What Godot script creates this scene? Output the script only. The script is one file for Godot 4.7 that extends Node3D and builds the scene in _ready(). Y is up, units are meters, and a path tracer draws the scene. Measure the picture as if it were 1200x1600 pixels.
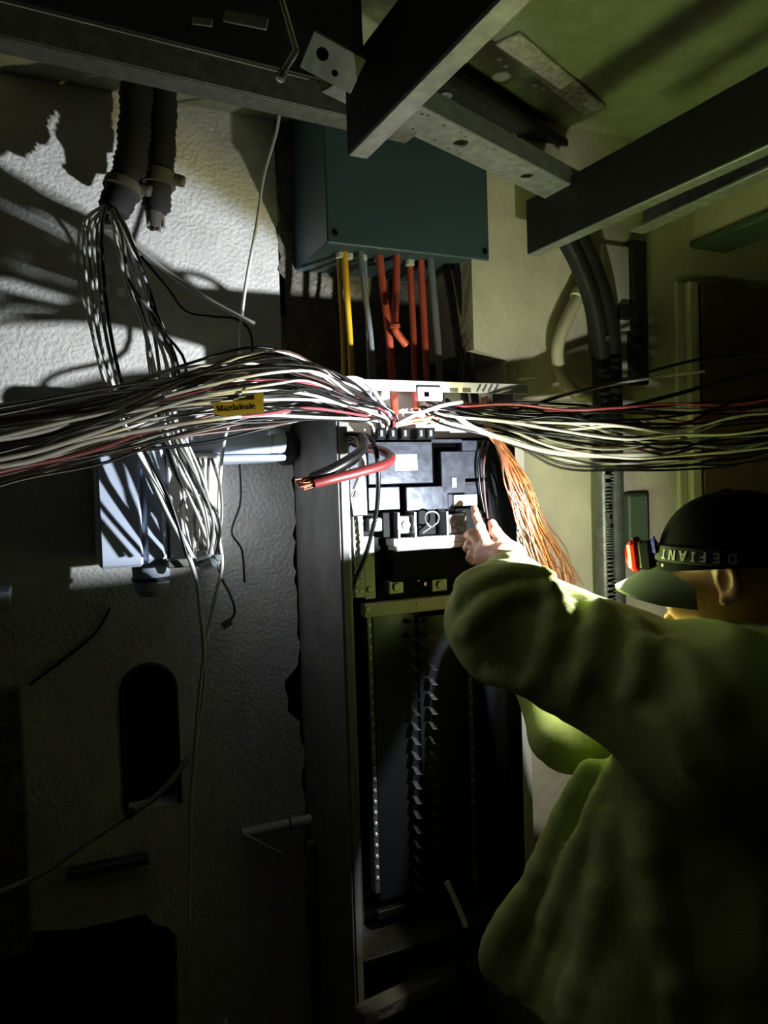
extends Node3D
# A dim garage wall with an opened electrical panel, lit by the headlamp of the person working on it.
# World: y up, metres. z = 0 is the front of the panel enclosure, the plaster wall on the left lies at z = -0.28.

const FOCAL := 1175.0
const WALL_Z := -0.28
const RIGHT_Z := -0.06
var eye := Vector3(0, 1.5, 1.4)
var look := Basis.from_euler(Vector3(deg_to_rad(-2.0), deg_to_rad(-24.5), deg_to_rad(-1.8)))
var rng := RandomNumberGenerator.new()
var M := {}
var taken := {}


# ------------------------------------------------------------------ mesh builder
class MB:
	var v := PackedVector3Array()
	var n := PackedVector3Array()
	var ix := PackedInt32Array()

	func poly(p: Array, nrm: Vector3) -> void:
		var b := v.size()
		for q in p:
			v.append(q)
			n.append(nrm)
		var flip: bool = (p[1] - p[0]).cross(p[2] - p[0]).dot(nrm) > 0.0
		for i in range(1, p.size() - 1):
			ix.append(b)
			ix.append(b + (i + 1 if flip else i))
			ix.append(b + (i if flip else i + 1))

	func box(c: Vector3, s: Vector3, bev := 0.0, B := Basis()) -> void:
		var h := s * 0.5
		bev = minf(bev, minf(h.x, minf(h.y, h.z)) * 0.9)
		for ax in 3:
			var u := (ax + 1) % 3
			var w := (ax + 2) % 3
			for sg in [-1.0, 1.0]:
				var q := []
				for k in [[-1, -1], [1, -1], [1, 1], [-1, 1]]:
					var e := Vector3.ZERO
					e[ax] = sg * h[ax]
					e[u] = k[0] * (h[u] - bev)
					e[w] = k[1] * (h[w] - bev)
					q.append(c + B * e)
				var nn := Vector3.ZERO
				nn[ax] = sg
				poly(q, (B * nn).normalized())
				if bev > 0.0:
					for s2 in [-1.0, 1.0]:
						var q2 := []
						for k in [[-1, 0], [1, 0], [1, 1], [-1, 1]]:
							var e := Vector3.ZERO
							e[ax] = sg * (h[ax] if k[1] == 0 else h[ax] - bev)
							e[u] = s2 * (h[u] - bev if k[1] == 0 else h[u])
							e[w] = k[0] * (h[w] - bev)
							q2.append(c + B * e)
						var n2 := Vector3.ZERO
						n2[ax] = sg
						n2[u] = s2
						poly(q2, (B * n2).normalized())
		if bev > 0.0:
			for sx in [-1.0, 1.0]:
				for sy in [-1.0, 1.0]:
					for sz in [-1.0, 1.0]:
						var g := Vector3(sx, sy, sz)
						var q3 := []
						for ax in 3:
							var e := g * (h - Vector3.ONE * bev)
							e[ax] = g[ax] * h[ax]
							q3.append(c + B * e)
						poly(q3, (B * g).normalized())

	func tube(p: PackedVector3Array, r0: float, sides := 6, r1 := -1.0, caps := true) -> void:
		if r1 < 0.0:
			r1 = r0
		var cnt := p.size()
		var rr := PackedFloat32Array()
		for i in cnt:
			rr.append(lerpf(r0, r1, float(i) / (cnt - 1)))
		tube_r(p, rr, sides, caps)

	func tube_r(p: PackedVector3Array, rr: PackedFloat32Array, sides := 6, caps := true) -> void:
		var cnt := p.size()
		var t := (p[1] - p[0]).normalized()
		var up := Vector3.UP if absf(t.y) < 0.9 else Vector3.RIGHT
		var a := t.cross(up).normalized()
		var b0 := v.size()
		var first_t := t
		for i in cnt:
			t = (p[mini(i + 1, cnt - 1)] - p[maxi(i - 1, 0)]).normalized()
			a = (a - t * a.dot(t)).normalized()
			var b := t.cross(a)
			for k in sides:
				var an := TAU * k / sides
				var d := a * cos(an) + b * sin(an)
				v.append(p[i] + d * rr[i])
				n.append(d)
		for i in cnt - 1:
			for k in sides:
				var k2 := (k + 1) % sides
				var q0 := b0 + i * sides + k
				var q1 := b0 + i * sides + k2
				var q2 := q0 + sides
				var q3 := q1 + sides
				ix.append_array([q0, q2, q1, q1, q2, q3])
		if caps:
			var s := []
			var e := []
			for k in sides:
				s.append(v[b0 + k])
				e.append(v[b0 + (cnt - 1) * sides + k])
			poly(s, -first_t)
			poly(e, t)

	# revolve a profile of (radius, height) points about axis d through c
	func lathe(c: Vector3, d: Vector3, prof: Array, sides := 16, flat := true) -> void:
		d = d.normalized()
		var a := d.cross(Vector3.UP if absf(d.y) < 0.9 else Vector3.RIGHT).normalized()
		var b := d.cross(a)
		for i in prof.size() - 1:
			var p0: Vector2 = prof[i]
			var p1: Vector2 = prof[i + 1]
			var sl := Vector2(p1.y - p0.y, p0.x - p1.x).normalized()
			var base := v.size()
			for k in sides + 1:
				var an := TAU * k / sides
				var r := a * cos(an) + b * sin(an)
				for q in [p0, p1]:
					v.append(c + r * q.x + d * q.y)
					n.append((r * sl.x + d * sl.y).normalized())
			for k in sides:
				var q0 := base + k * 2
				var fl := (v[q0 + 1] - v[q0]).cross(v[q0 + 3] - v[q0]).dot(n[q0] + n[q0 + 3]) > 0.0
				if fl:
					ix.append_array([q0, q0 + 3, q0 + 1, q0, q0 + 2, q0 + 3])
				else:
					ix.append_array([q0, q0 + 1, q0 + 3, q0, q0 + 3, q0 + 2])

	func disc(c: Vector3, d: Vector3, r: float, h: float, sides := 12) -> void:
		lathe(c, d, [Vector2(0, h), Vector2(r * 0.85, h), Vector2(r, h * 0.8), Vector2(r, 0), Vector2(0, 0)], sides)

	# outline in the x,y plane of X, from z0 to z1
	func prism(pts: PackedVector2Array, z0: float, z1: float, X := Transform3D()) -> void:
		if Geometry2D.is_polygon_clockwise(pts):
			pts.reverse()
		var tri := Geometry2D.triangulate_polygon(pts)
		for f in [[z0, -1.0], [z1, 1.0]]:
			for i in range(0, tri.size(), 3):
				var q := []
				for k in 3:
					q.append(X * Vector3(pts[tri[i + k]].x, pts[tri[i + k]].y, f[0]))
				poly(q, (X.basis * Vector3(0, 0, f[1])).normalized())
		for i in pts.size():
			var p := pts[i]
			var q := pts[(i + 1) % pts.size()]
			if p.is_equal_approx(q):
				continue
			var e := q - p
			poly([X * Vector3(p.x, p.y, z0), X * Vector3(q.x, q.y, z0), X * Vector3(q.x, q.y, z1), X * Vector3(p.x, p.y, z1)], (X.basis * Vector3(e.y, -e.x, 0)).normalized())

	# grid of points rows x cols, smooth
	func sheet(rows: Array, closed := false) -> void:
		var b := v.size()
		var R := rows.size()
		var C: int = rows[0].size()
		for i in R:
			for j in C:
				v.append(rows[i][j])
				var j0: int = (j - 1 + C) % C if closed else maxi(j - 1, 0)
				var j1: int = (j + 1) % C if closed else mini(j + 1, C - 1)
				var du: Vector3 = rows[i][j1] - rows[i][j0]
				var dv: Vector3 = rows[mini(i + 1, R - 1)][j] - rows[maxi(i - 1, 0)][j]
				n.append(du.cross(dv).normalized())
		for i in R - 1:
			for j in (C if closed else C - 1):
				var j1 := (j + 1) % C
				var q0 := b + i * C + j
				var q1 := b + i * C + j1
				var q2 := q0 + C
				var q3 := q1 + C
				ix.append_array([q0, q2, q1, q1, q2, q3])

	func add(o: MB) -> void:
		var b := v.size()
		v.append_array(o.v)
		n.append_array(o.n)
		for i in o.ix:
			ix.append(b + i)

	func mesh() -> ArrayMesh:
		var a := []
		a.resize(Mesh.ARRAY_MAX)
		a[Mesh.ARRAY_VERTEX] = v
		a[Mesh.ARRAY_NORMAL] = n
		a[Mesh.ARRAY_INDEX] = ix
		var m := ArrayMesh.new()
		m.add_surface_from_arrays(Mesh.PRIMITIVE_TRIANGLES, a)
		return m


# ------------------------------------------------------------------ implicit bodies (surface nets)
class Field:
	var lo: Vector3
	var c: float
	var nx: int
	var ny: int
	var nz: int
	var f := PackedFloat32Array()

	func _init(a: Vector3, b: Vector3, cell: float) -> void:
		lo = a
		c = cell
		nx = int((b.x - a.x) / c) + 2
		ny = int((b.y - a.y) / c) + 2
		nz = int((b.z - a.z) / c) + 2
		f.resize(nx * ny * nz)
		f.fill(1.0)

	func join(i: int, d: float, k: float) -> void:
		var o := f[i]
		if k <= 0.0:
			f[i] = minf(o, d)
			return
		var h := maxf(k - absf(o - d), 0.0) / k
		f[i] = minf(o, d) - h * h * k * 0.25

	func bone(a: Vector3, b: Vector3, ra: float, rb: float, k := 0.02) -> void:
		var R := maxf(ra, rb) + k + c * 2.0
		var l := a.min(b) - Vector3.ONE * R - lo
		var h := a.max(b) + Vector3.ONE * R - lo
		var ab := b - a
		var il := 1.0 / maxf(ab.length_squared(), 1e-9)
		for z in range(maxi(0, int(l.z / c)), mini(nz - 1, int(h.z / c) + 1) + 1):
			for y in range(maxi(0, int(l.y / c)), mini(ny - 1, int(h.y / c) + 1) + 1):
				var at := (z * ny + y) * nx
				for x in range(maxi(0, int(l.x / c)), mini(nx - 1, int(h.x / c) + 1) + 1):
					var p := lo + Vector3(x, y, z) * c
					var t := clampf((p - a).dot(ab) * il, 0.0, 1.0)
					var d := p.distance_to(a + ab * t) - (ra + (rb - ra) * t)
					if d < k + c * 2.0:
						join(at + x, d, k)

	# ellipsoid with axes in B; carve > 0 cuts it out instead
	func ball(ce: Vector3, r: Vector3, B := Basis(), k := 0.01, carve := false) -> void:
		var R := maxf(r.x, maxf(r.y, r.z)) + k + c * 2.0
		var l := ce - Vector3.ONE * R - lo
		var h := ce + Vector3.ONE * R - lo
		var inv := B.inverse()
		var mr := minf(r.x, minf(r.y, r.z))
		for z in range(maxi(0, int(l.z / c)), mini(nz - 1, int(h.z / c) + 1) + 1):
			for y in range(maxi(0, int(l.y / c)), mini(ny - 1, int(h.y / c) + 1) + 1):
				var at := (z * ny + y) * nx
				for x in range(maxi(0, int(l.x / c)), mini(nx - 1, int(h.x / c) + 1) + 1):
					var q := inv * (lo + Vector3(x, y, z) * c - ce)
					var e := q / r
					var k0 := e.length()
					var k1 := (e / r).length()
					var d := -mr if k1 < 1e-6 else k0 * (k0 - 1.0) / k1
					if carve:
						var o := f[at + x]
						var hh := maxf(k - absf(o + d), 0.0) / maxf(k, 1e-6)
						f[at + x] = maxf(o, -d) + hh * hh * k * 0.25
					elif d < k + c * 2.0:
						join(at + x, d, k)

	func meet(o: Vector3, d: Vector3, t0: float, t1: float) -> Vector3:   # first point inside the field along a line
		var t := t0
		while t < t1:
			var q := (o + d * t - lo) / c
			var x := int(q.x)
			var y := int(q.y)
			var z := int(q.z)
			if x >= 0 and y >= 0 and z >= 0 and x < nx and y < ny and z < nz and f[(z * ny + y) * nx + x] < 0.0:
				return o + d * t
			t += c * 0.3
		return Vector3.INF

	func ripple(fn: FastNoiseLite, amp: float, X := Basis()) -> void:
		for z in nz:
			for y in ny:
				var at := (z * ny + y) * nx
				for x in nx:
					if absf(f[at + x]) < 0.05:
						f[at + x] += fn.get_noise_3dv(X * (lo + Vector3(x, y, z) * c)) * amp

	func cut(o: Vector3, nrm: Vector3) -> void:   # keeps the side the normal points away from
		for z in nz:
			for y in ny:
				var at := (z * ny + y) * nx
				for x in nx:
					f[at + x] = maxf(f[at + x], (lo + Vector3(x, y, z) * c - o).dot(nrm))

	func mesh_into(mb: MB) -> void:
		var id := PackedInt32Array()
		id.resize(f.size())
		id.fill(-1)
		var base := mb.v.size()
		var step := [0, 1, nx, nx + 1, nx * ny, nx * ny + 1, nx * ny + nx, nx * ny + nx + 1]
		var E := [[0, 1], [2, 3], [4, 5], [6, 7], [0, 2], [1, 3], [4, 6], [5, 7], [0, 4], [1, 5], [2, 6], [3, 7]]
		var off := []
		for k in 8:
			off.append(Vector3(k & 1, (k >> 1) & 1, (k >> 2) & 1))
		for z in nz - 1:
			for y in ny - 1:
				var at := (z * ny + y) * nx
				for x in nx - 1:
					var i := at + x
					var neg := 0
					for k in 8:
						if f[i + step[k]] < 0.0:
							neg += 1
					if neg == 0 or neg == 8:
						continue
					var s := Vector3.ZERO
					var cn := 0
					var g := Vector3.ZERO
					for e in E:
						var a: float = f[i + step[e[0]]]
						var b: float = f[i + step[e[1]]]
						g += (off[e[1]] - off[e[0]]) * (b - a)
						if (a < 0.0) != (b < 0.0):
							s += off[e[0]].lerp(off[e[1]], a / (a - b))
							cn += 1
					id[i] = mb.v.size()
					mb.v.append(lo + (Vector3(x, y, z) + s / cn) * c)
					mb.n.append(g.normalized())
		var st := [1, nx, nx * ny]
		for z in range(1, nz - 1):
			for y in range(1, ny - 1):
				var at := (z * ny + y) * nx
				for x in range(1, nx - 1):
					var i := at + x
					for ax in 3:
						var a := f[i]
						var b: float = f[i + st[ax]]
						if (a < 0.0) == (b < 0.0):
							continue
						var u: int = st[(ax + 1) % 3]
						var w: int = st[(ax + 2) % 3]
						var q := [id[i - u - w], id[i - w], id[i], id[i - u]]
						if q.min() < 0:
							continue
						if a < 0.0:
							mb.ix.append_array([q[0], q[2], q[1], q[0], q[3], q[2]])
						else:
							mb.ix.append_array([q[0], q[1], q[2], q[0], q[2], q[3]])


# ------------------------------------------------------------------ helpers
func ray(px: float, py: float) -> Vector3:
	return look * Vector3((px - 600.0) / FOCAL, (800.0 - py) / FOCAL, -1.0)

func on_z(px: float, py: float, z: float) -> Vector3:      # sight line meets the plane z
	var d := ray(px, py)
	return eye + d * ((z - eye.z) / d.z)

func on_y(px: float, py: float, y: float) -> Vector3:      # sight line meets the level y
	var d := ray(px, py)
	return eye + d * ((y - eye.y) / d.y)

func on_x(px: float, py: float, x: float) -> Vector3:
	var d := ray(px, py)
	return eye + d * ((x - eye.x) / d.x)

func far(px: float, py: float, depth: float) -> Vector3:   # a point at that depth
	return eye + ray(px, py) * depth

func smooth(p: Array, per := 6) -> PackedVector3Array:
	var out := PackedVector3Array()
	for i in p.size() - 1:
		var a: Vector3 = p[maxi(i - 1, 0)]
		var b: Vector3 = p[i]
		var c: Vector3 = p[i + 1]
		var d: Vector3 = p[mini(i + 2, p.size() - 1)]
		for k in per:
			out.append(b.cubic_interpolate(c, a, d, float(k) / per))
	out.append(p[-1])
	return out

func path(p: Array, per := 6) -> PackedVector3Array:      # p holds [px, py, z]
	var q := []
	for e in p:
		q.append(on_z(e[0], e[1], e[2]))
	return smooth(q, per)

func numbered(called: String) -> String:
	if not taken.has(called):
		taken[called] = 0
		return called
	taken[called] += 1
	return "%s_%03d" % [called, taken[called]]

func tag(o: Node3D, label: String, category: String, group := "") -> Node3D:
	o.set_meta("label", label)
	o.set_meta("category", category)
	if group:
		o.set_meta("group", group)
	return o

func obj(called: String, mb: MB, mat: Material, parent: Node3D = null) -> MeshInstance3D:
	var o := MeshInstance3D.new()
	o.name = numbered(called) if parent == null else called
	o.mesh = mb.mesh()
	o.material_override = mat
	o.cast_shadow = GeometryInstance3D.SHADOW_CASTING_SETTING_ON
	(self if parent == null else parent).add_child(o, true)
	return o

func put(called: String, mb: MB, mat: Material, label: String, category: String, group := "") -> MeshInstance3D:
	# a thing that is one mesh: origin moved to its middle
	var lo := mb.v[0]
	var hi := mb.v[0]
	for q in mb.v:
		lo = lo.min(q)
		hi = hi.max(q)
	var c := Vector3((lo.x + hi.x) / 2, lo.y, (lo.z + hi.z) / 2)
	for i in mb.v.size():
		mb.v[i] -= c
	var o := obj(called, mb, mat)
	o.position = c
	tag(o, label, category, group)
	return o

func thing(called: String, label: String, category: String, group := "") -> Node3D:
	var o := Node3D.new()
	o.name = numbered(called)
	add_child(o, true)
	tag(o, label, category, group)
	return o

func struct(called: String, mb: MB, mat: Material, label := "", category := "") -> MeshInstance3D:
	var o := obj(called, mb, mat)
	o.set_meta("kind", "structure")
	if label:
		tag(o, label, category)
	return o

func rect(mb: MB, x0: float, y0: float, x1: float, y1: float, zb: float, zf: float, bev := 0.001) -> void:
	# an upright block whose front covers that patch of the plane zf
	var my := (y0 + y1) / 2
	var mx := (x0 + x1) / 2
	var l := on_z(x0, my, zf)
	var r := on_z(x1, my, zf)
	var t := on_z(mx, y0, zf)
	var b := on_z(mx, y1, zf)
	mb.box(Vector3((l.x + r.x) / 2, (t.y + b.y) / 2, (zb + zf) / 2), Vector3(absf(r.x - l.x), absf(t.y - b.y), absf(zf - zb)), bev)

func bar(mb: MB, a: Vector3, b: Vector3, w: float, h: float, bev := 0.001, up := Vector3.UP) -> void:
	var d := (b - a)
	var z := d.normalized()
	var x := up.cross(z).normalized()
	mb.box((a + b) / 2, Vector3(w, h, d.length()), bev, Basis(x, z.cross(x), z))

func noise_tex(freq: float, as_normal: bool, strength := 4.0, lo := Color.BLACK, hi := Color.WHITE, s := 1, size := 512) -> NoiseTexture2D:
	var fn := FastNoiseLite.new()
	fn.seed = s
	fn.frequency = freq
	fn.fractal_octaves = 4
	var t := NoiseTexture2D.new()
	t.width = size
	t.height = size
	t.seamless = true
	t.noise = fn
	if as_normal:
		t.as_normal_map = true
		t.bump_strength = strength
	else:
		var g := Gradient.new()
		g.set_color(0, lo)
		g.set_color(1, hi)
		t.color_ramp = g
	return t

func mat(called: String, c: Color, rough := 0.7, metal := 0.0) -> StandardMaterial3D:
	var m := StandardMaterial3D.new()
	m.resource_name = called
	m.albedo_color = c
	m.roughness = rough
	m.metallic = metal
	M[called] = m
	return m

func mottled(called: String, lo: Color, hi: Color, rough: float, metal: float, freq: float, scale: float, bump := 0.0, bfreq := 0.05, s := 3) -> StandardMaterial3D:
	var m := mat(called, Color.WHITE, rough, metal)
	m.albedo_texture = noise_tex(freq, false, 0, lo, hi, s)
	m.uv1_triplanar = true
	m.uv1_world_triplanar = true
	m.uv1_scale = Vector3.ONE * scale
	if bump > 0.0:
		m.normal_enabled = true
		m.normal_texture = noise_tex(bfreq, true, bump, Color.BLACK, Color.WHITE, s + 7)
	return m


func _ready() -> void:
	rng.seed = 4711
	# ---- camera, world, exposure
	var cam := Camera3D.new()
	cam.name = "camera"
	cam.transform = Transform3D(look, eye)
	cam.fov = rad_to_deg(2.0 * atan(800.0 / FOCAL))
	cam.near = 0.05
	cam.far = 30.0
	add_child(cam)
	cam.current = true
	var env := Environment.new()
	env.background_mode = Environment.BG_COLOR
	env.background_color = Color.BLACK
	env.tonemap_mode = Environment.TONE_MAPPER_LINEAR
	env.tonemap_exposure = 1.0
	env.sdfgi_enabled = true
	env.ssao_enabled = true
	env.ssil_enabled = true
	var we := WorldEnvironment.new()
	we.name = "world_environment"
	we.environment = env
	add_child(we)
	materials()
	room()
	overhead()
	panel()
	grey_box()
	right_wall_things()
	left_wall_things()
	wires()
	lower_things()
	person()
	headlamp()


func materials() -> void:
	mottled("plaster", Color(0.80, 0.79, 0.77), Color(0.88, 0.87, 0.85), 0.9, 0.0, 0.012, 2.2, 2.2, 0.07, 5)
	mottled("cream_wall", Color(0.74, 0.72, 0.62), Color(0.82, 0.80, 0.70), 0.6, 0.0, 0.01, 1.2, 1.2, 0.03, 9)
	mottled("brown_wall", Color(0.30, 0.22, 0.16), Color(0.38, 0.28, 0.21), 0.8, 0.0, 0.01, 1.3, 1.0, 0.04, 11)
	mottled("cavity", Color(0.34, 0.32, 0.29), Color(0.50, 0.47, 0.42), 0.95, 0.0, 0.02, 1.6, 5.0, 0.05, 13)
	mottled("ceiling_board", Color(0.52, 0.54, 0.44), Color(0.61, 0.62, 0.52), 0.9, 0.0, 0.02, 1.3, 1.5, 0.05, 15)
	mottled("rough_patch", Color(0.70, 0.70, 0.55), Color(0.92, 0.92, 0.80), 0.95, 0.0, 0.04, 2.0, 6.0, 0.06, 17)
	mottled("concrete", Color(0.24, 0.23, 0.22), Color(0.34, 0.33, 0.31), 0.9, 0.0, 0.02, 1.0, 2.0, 0.05, 19)
	mottled("galvanised", Color(0.52, 0.53, 0.52), Color(0.68, 0.69, 0.68), 0.5, 0.7, 0.03, 2.0, 0.6, 0.05, 21)
	mottled("dark_steel", Color(0.10, 0.10, 0.10), Color(0.16, 0.155, 0.15), 0.6, 0.3, 0.03, 2.0, 0.8, 0.05, 23)
	mottled("pier_paint", Color(0.42, 0.41, 0.40), Color(0.52, 0.51, 0.50), 0.6, 0.1, 0.012, 1.5, 1.0, 0.04, 25)
	mottled("pan", Color(0.20, 0.21, 0.24), Color(0.31, 0.32, 0.36), 0.30, 0.5, 0.02, 3.0, 0.5, 0.02, 27)
	mat("black_plastic", Color(0.035, 0.035, 0.04), 0.6).metallic_specular = 0.25
	mat("bus_plate", Color(0.045, 0.05, 0.06), 0.22)
	mat("white_enamel", Color(0.86, 0.85, 0.84), 0.4)
	mat("label_white", Color(0.92, 0.92, 0.90), 0.6)
	mat("strip_paint", Color(0.80, 0.80, 0.72), 0.5)
	mat("bright_metal", Color(0.80, 0.80, 0.80), 0.25, 0.9)
	mat("stab_metal", Color(0.42, 0.42, 0.42), 0.35, 0.9)
	mat("zinc", Color(0.62, 0.62, 0.58), 0.4, 0.8)
	mat("hole", Color(0.01, 0.01, 0.01), 0.95).metallic_specular = 0.1
	mat("box_teal", Color(0.22, 0.29, 0.31), 0.5)
	mat("wire_white", Color(0.86, 0.85, 0.83), 0.4)
	mat("wire_black", Color(0.03, 0.028, 0.028), 0.38)
	mat("wire_red", Color(0.56, 0.24, 0.27), 0.4)
	mat("feeder_red", Color(0.42, 0.12, 0.12), 0.45)
	mat("wire_grey", Color(0.50, 0.49, 0.47), 0.45)
	mat("wire_brown", Color(0.26, 0.15, 0.11), 0.45)
	mat("copper", Color(0.88, 0.62, 0.48), 0.35, 0.85)
	mat("cable_yellow", Color(0.82, 0.64, 0.12), 0.5)
	mat("cable_orange", Color(0.70, 0.30, 0.22), 0.5)
	mat("cable_grey", Color(0.42, 0.44, 0.45), 0.5)
	mat("cable_blue", Color(0.50, 0.56, 0.66), 0.5)
	mat("cable_wrap", Color(0.10, 0.09, 0.085), 0.8)
	mottled("dull_steel", Color(0.34, 0.34, 0.33), Color(0.48, 0.48, 0.46), 0.6, 0.4, 0.03, 2.0, 0.6, 0.05, 41)
	mat("fitting", Color(0.34, 0.32, 0.28), 0.6, 0.3)
	mat("tag_yellow", Color(0.74, 0.62, 0.12), 0.7)
	mat("ink", Color(0.03, 0.03, 0.03), 0.7)
	mat("device_white", Color(0.72, 0.76, 0.84), 0.45)
	mat("device_dark", Color(0.20, 0.21, 0.24), 0.5)
	mat("conduit_cream", Color(0.72, 0.70, 0.58), 0.6)
	mat("box_green", Color(0.26, 0.32, 0.26), 0.6)
	mottled("hoodie", Color(0.70, 0.75, 0.43), Color(0.75, 0.80, 0.47), 0.92, 0.0, 0.05, 4.0, 1.5, 0.2, 31)
	mottled("skin", Color(0.80, 0.60, 0.50), Color(0.86, 0.66, 0.56), 0.55, 0.0, 0.03, 6.0, 0.8, 0.1, 33)
	mat("cap_cloth", Color(0.02, 0.02, 0.028), 0.95).metallic_specular = 0.2
	mat("brim_cloth", Color(0.14, 0.17, 0.15), 0.9)
	mat("strap", Color(0.04, 0.042, 0.03), 0.9)
	mat("strap_print", Color(0.62, 0.62, 0.58), 0.7)
	mat("lamp_red", Color(0.78, 0.13, 0.06), 0.35)
	mat("lamp_black", Color(0.03, 0.03, 0.03), 0.4)
	mat("buckle", Color(0.38, 0.34, 0.80), 0.15, 0.6)
	mat("trousers", Color(0.10, 0.10, 0.13), 0.9)
	mat("shoe", Color(0.06, 0.05, 0.05), 0.7)
	var g := mat("lens", Color(0.9, 0.95, 1.0), 0.3)
	g.emission_enabled = true
	g.emission = Color(0.9, 0.95, 1.0)
	g.emission_energy_multiplier = 6.0


# ------------------------------------------------------------------ the setting
func room() -> void:
	var mb := MB.new()
	mb.box(Vector3(0.4, -0.05, 1.2), Vector3(5.0, 0.1, 4.4))
	struct("floor", mb, M.concrete)
	mb = MB.new()
	mb.box(Vector3(0.4, 2.39, 1.2), Vector3(5.0, 0.1, 4.4))
	struct("ceiling", mb, M.ceiling_board)
	mb = MB.new()
	mb.box(Vector3(-1.75, 1.2, 1.2), Vector3(0.1, 2.5, 4.4))
	struct("wall_left", mb, M.brown_wall)
	mb = MB.new()
	mb.box(Vector3(2.75, 1.2, 1.2), Vector3(0.1, 2.5, 4.4))
	struct("wall_right", mb, M.brown_wall)
	mb = MB.new()
	mb.box(Vector3(0.4, 1.2, 3.35), Vector3(5.0, 2.5, 0.1))
	struct("wall_rear", mb, M.brown_wall)
	# plaster wall on the left with a ragged right edge, an arched niche and a dark opening
	var edge := 0.535
	var pts := PackedVector2Array([Vector2(-1.7, 0), Vector2(edge, 0)])
	var y := 0.05
	while y < 2.34:
		var jag := rng.randf_range(-0.006, 0.006)
		if y > 0.98 and y < 1.06:
			jag = -0.035 + rng.randf_range(-0.006, 0.006)
		if y > 2.0:
			jag = -0.01 + rng.randf_range(-0.01, 0.008)
		pts.append(Vector2(edge + jag, y))
		y += rng.randf_range(0.012, 0.035)
	pts.append(Vector2(edge, 2.34))
	pts.append(Vector2(-1.7, 2.34))
	var wall := CSGCombiner3D.new()
	wall.name = "wall_back"
	var slab := CSGPolygon3D.new()
	slab.polygon = pts
	slab.depth = 0.05
	slab.position = Vector3(0, 0, WALL_Z)
	slab.material = M.plaster
	wall.add_child(slab)
	slab.name = "slab"
	var cap := PackedVector2Array()
	var nl := on_z(193, 1160, WALL_Z)
	var nr := on_z(277, 1160, WALL_Z)
	var nt := on_z(235, 1038, WALL_Z)
	var nb := on_z(235, 1262, WALL_Z)
	var rad := (nr.x - nl.x) / 2
	for k in 13:
		var a := PI * k / 12.0
		cap.append(Vector2((nl.x + nr.x) / 2 + cos(a) * rad, nt.y - rad + sin(a) * rad))
	cap.append(Vector2(nl.x, nb.y))
	cap.append(Vector2(nr.x, nb.y))
	var hole_b := PackedVector2Array()
	for e in [[-40, 1458], [120, 1452], [228, 1428], [240, 1444], [262, 1448], [276, 1462], [280, 1640], [-40, 1640]]:
		var q := on_z(e[0], e[1], WALL_Z)
		hole_b.append(Vector2(q.x, q.y))
	for h in [cap, hole_b]:
		var cut := CSGPolygon3D.new()
		cut.operation = CSGShape3D.OPERATION_SUBTRACTION
		cut.polygon = h
		cut.depth = 0.2
		cut.position = Vector3(0, 0, WALL_Z + 0.05)
		cut.material = M.plaster
		wall.add_child(cut)
		cut.name = "opening"
	wall.set_meta("kind", "structure")
	add_child(wall)
	mb = MB.new()
	mb.box(Vector3(0.4, 1.2, WALL_Z - 0.29), Vector3(5.0, 2.5, 0.1))
	struct("wall_cavity", mb, M.dark_steel)
	# niche: a painted metal sleeve with a bead round its mouth
	mb = MB.new()
	var ring := []
	for k in 13:
		var a := PI * k / 12.0
		ring.append(Vector3((nl.x + nr.x) / 2 + cos(a) * rad, nt.y - rad + sin(a) * rad, WALL_Z + 0.002))
	ring.append(Vector3(nl.x, nb.y, WALL_Z + 0.002))
	ring.push_front(Vector3(nr.x, nb.y, WALL_Z + 0.002))
	mb.tube(PackedVector3Array(ring), 0.006, 6)
	struct("trim_1", mb, M.device_dark)
	# pier beside the panel: its left face runs back to the plaster
	mb = MB.new()
	mb.box(Vector3(0.5525 - 0.006, 0.86, -0.147), Vector3(0.012, 1.72, 0.286), 0.001)
	mb.box(Vector3(0.5525, 0.86, -0.003), Vector3(0.014, 1.72, 0.006), 0.001)
	struct("trim_2", mb, M.pier_paint)
	# back of the open bay over and under the panel
	mb = MB.new()
	mb.box(Vector3(0.8, 2.06, -0.29), Vector3(0.56, 0.64, 0.02))
	mb.box(Vector3(0.8, 0.34, -0.22), Vector3(0.56, 0.70, 0.02))
	struct("wall_bay", mb, M.cavity)
	# right wall
	var wl := 0.985
	mb = MB.new()
	var p2 := PackedVector2Array([Vector2(wl, 0), Vector2(2.75, 0), Vector2(2.75, 2.34), Vector2(0.90, 2.34), Vector2(0.90, 1.80), Vector2(wl, 1.78)])
	mb.prism(p2, RIGHT_Z - 0.24, RIGHT_Z)
	struct("wall_side", mb, M.cream_wall)
	# door frame strips and the brown door beyond them
	var dx := on_z(1085, 600, RIGHT_Z).x
	mb = MB.new()
	mb.box(Vector3(dx - 0.02, 1.0, RIGHT_Z + 0.012), Vector3(0.035, 2.0, 0.024), 0.004)
	mb.box(Vector3(dx - 0.055, 1.0, RIGHT_Z + 0.006), Vector3(0.03, 2.0, 0.012), 0.003)
	struct("trim_3", mb, M.cream_wall)
	var door := Node3D.new()
	door.name = "door_1"
	door.set_meta("kind", "structure")
	add_child(door)
	mb = MB.new()
	mb.box(Vector3(dx + 0.46, 1.0, RIGHT_Z + 0.01), Vector3(0.9, 2.0, 0.02), 0.003)
	obj("door_leaf", mb, M.brown_wall, door)
	mb = MB.new()
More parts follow.
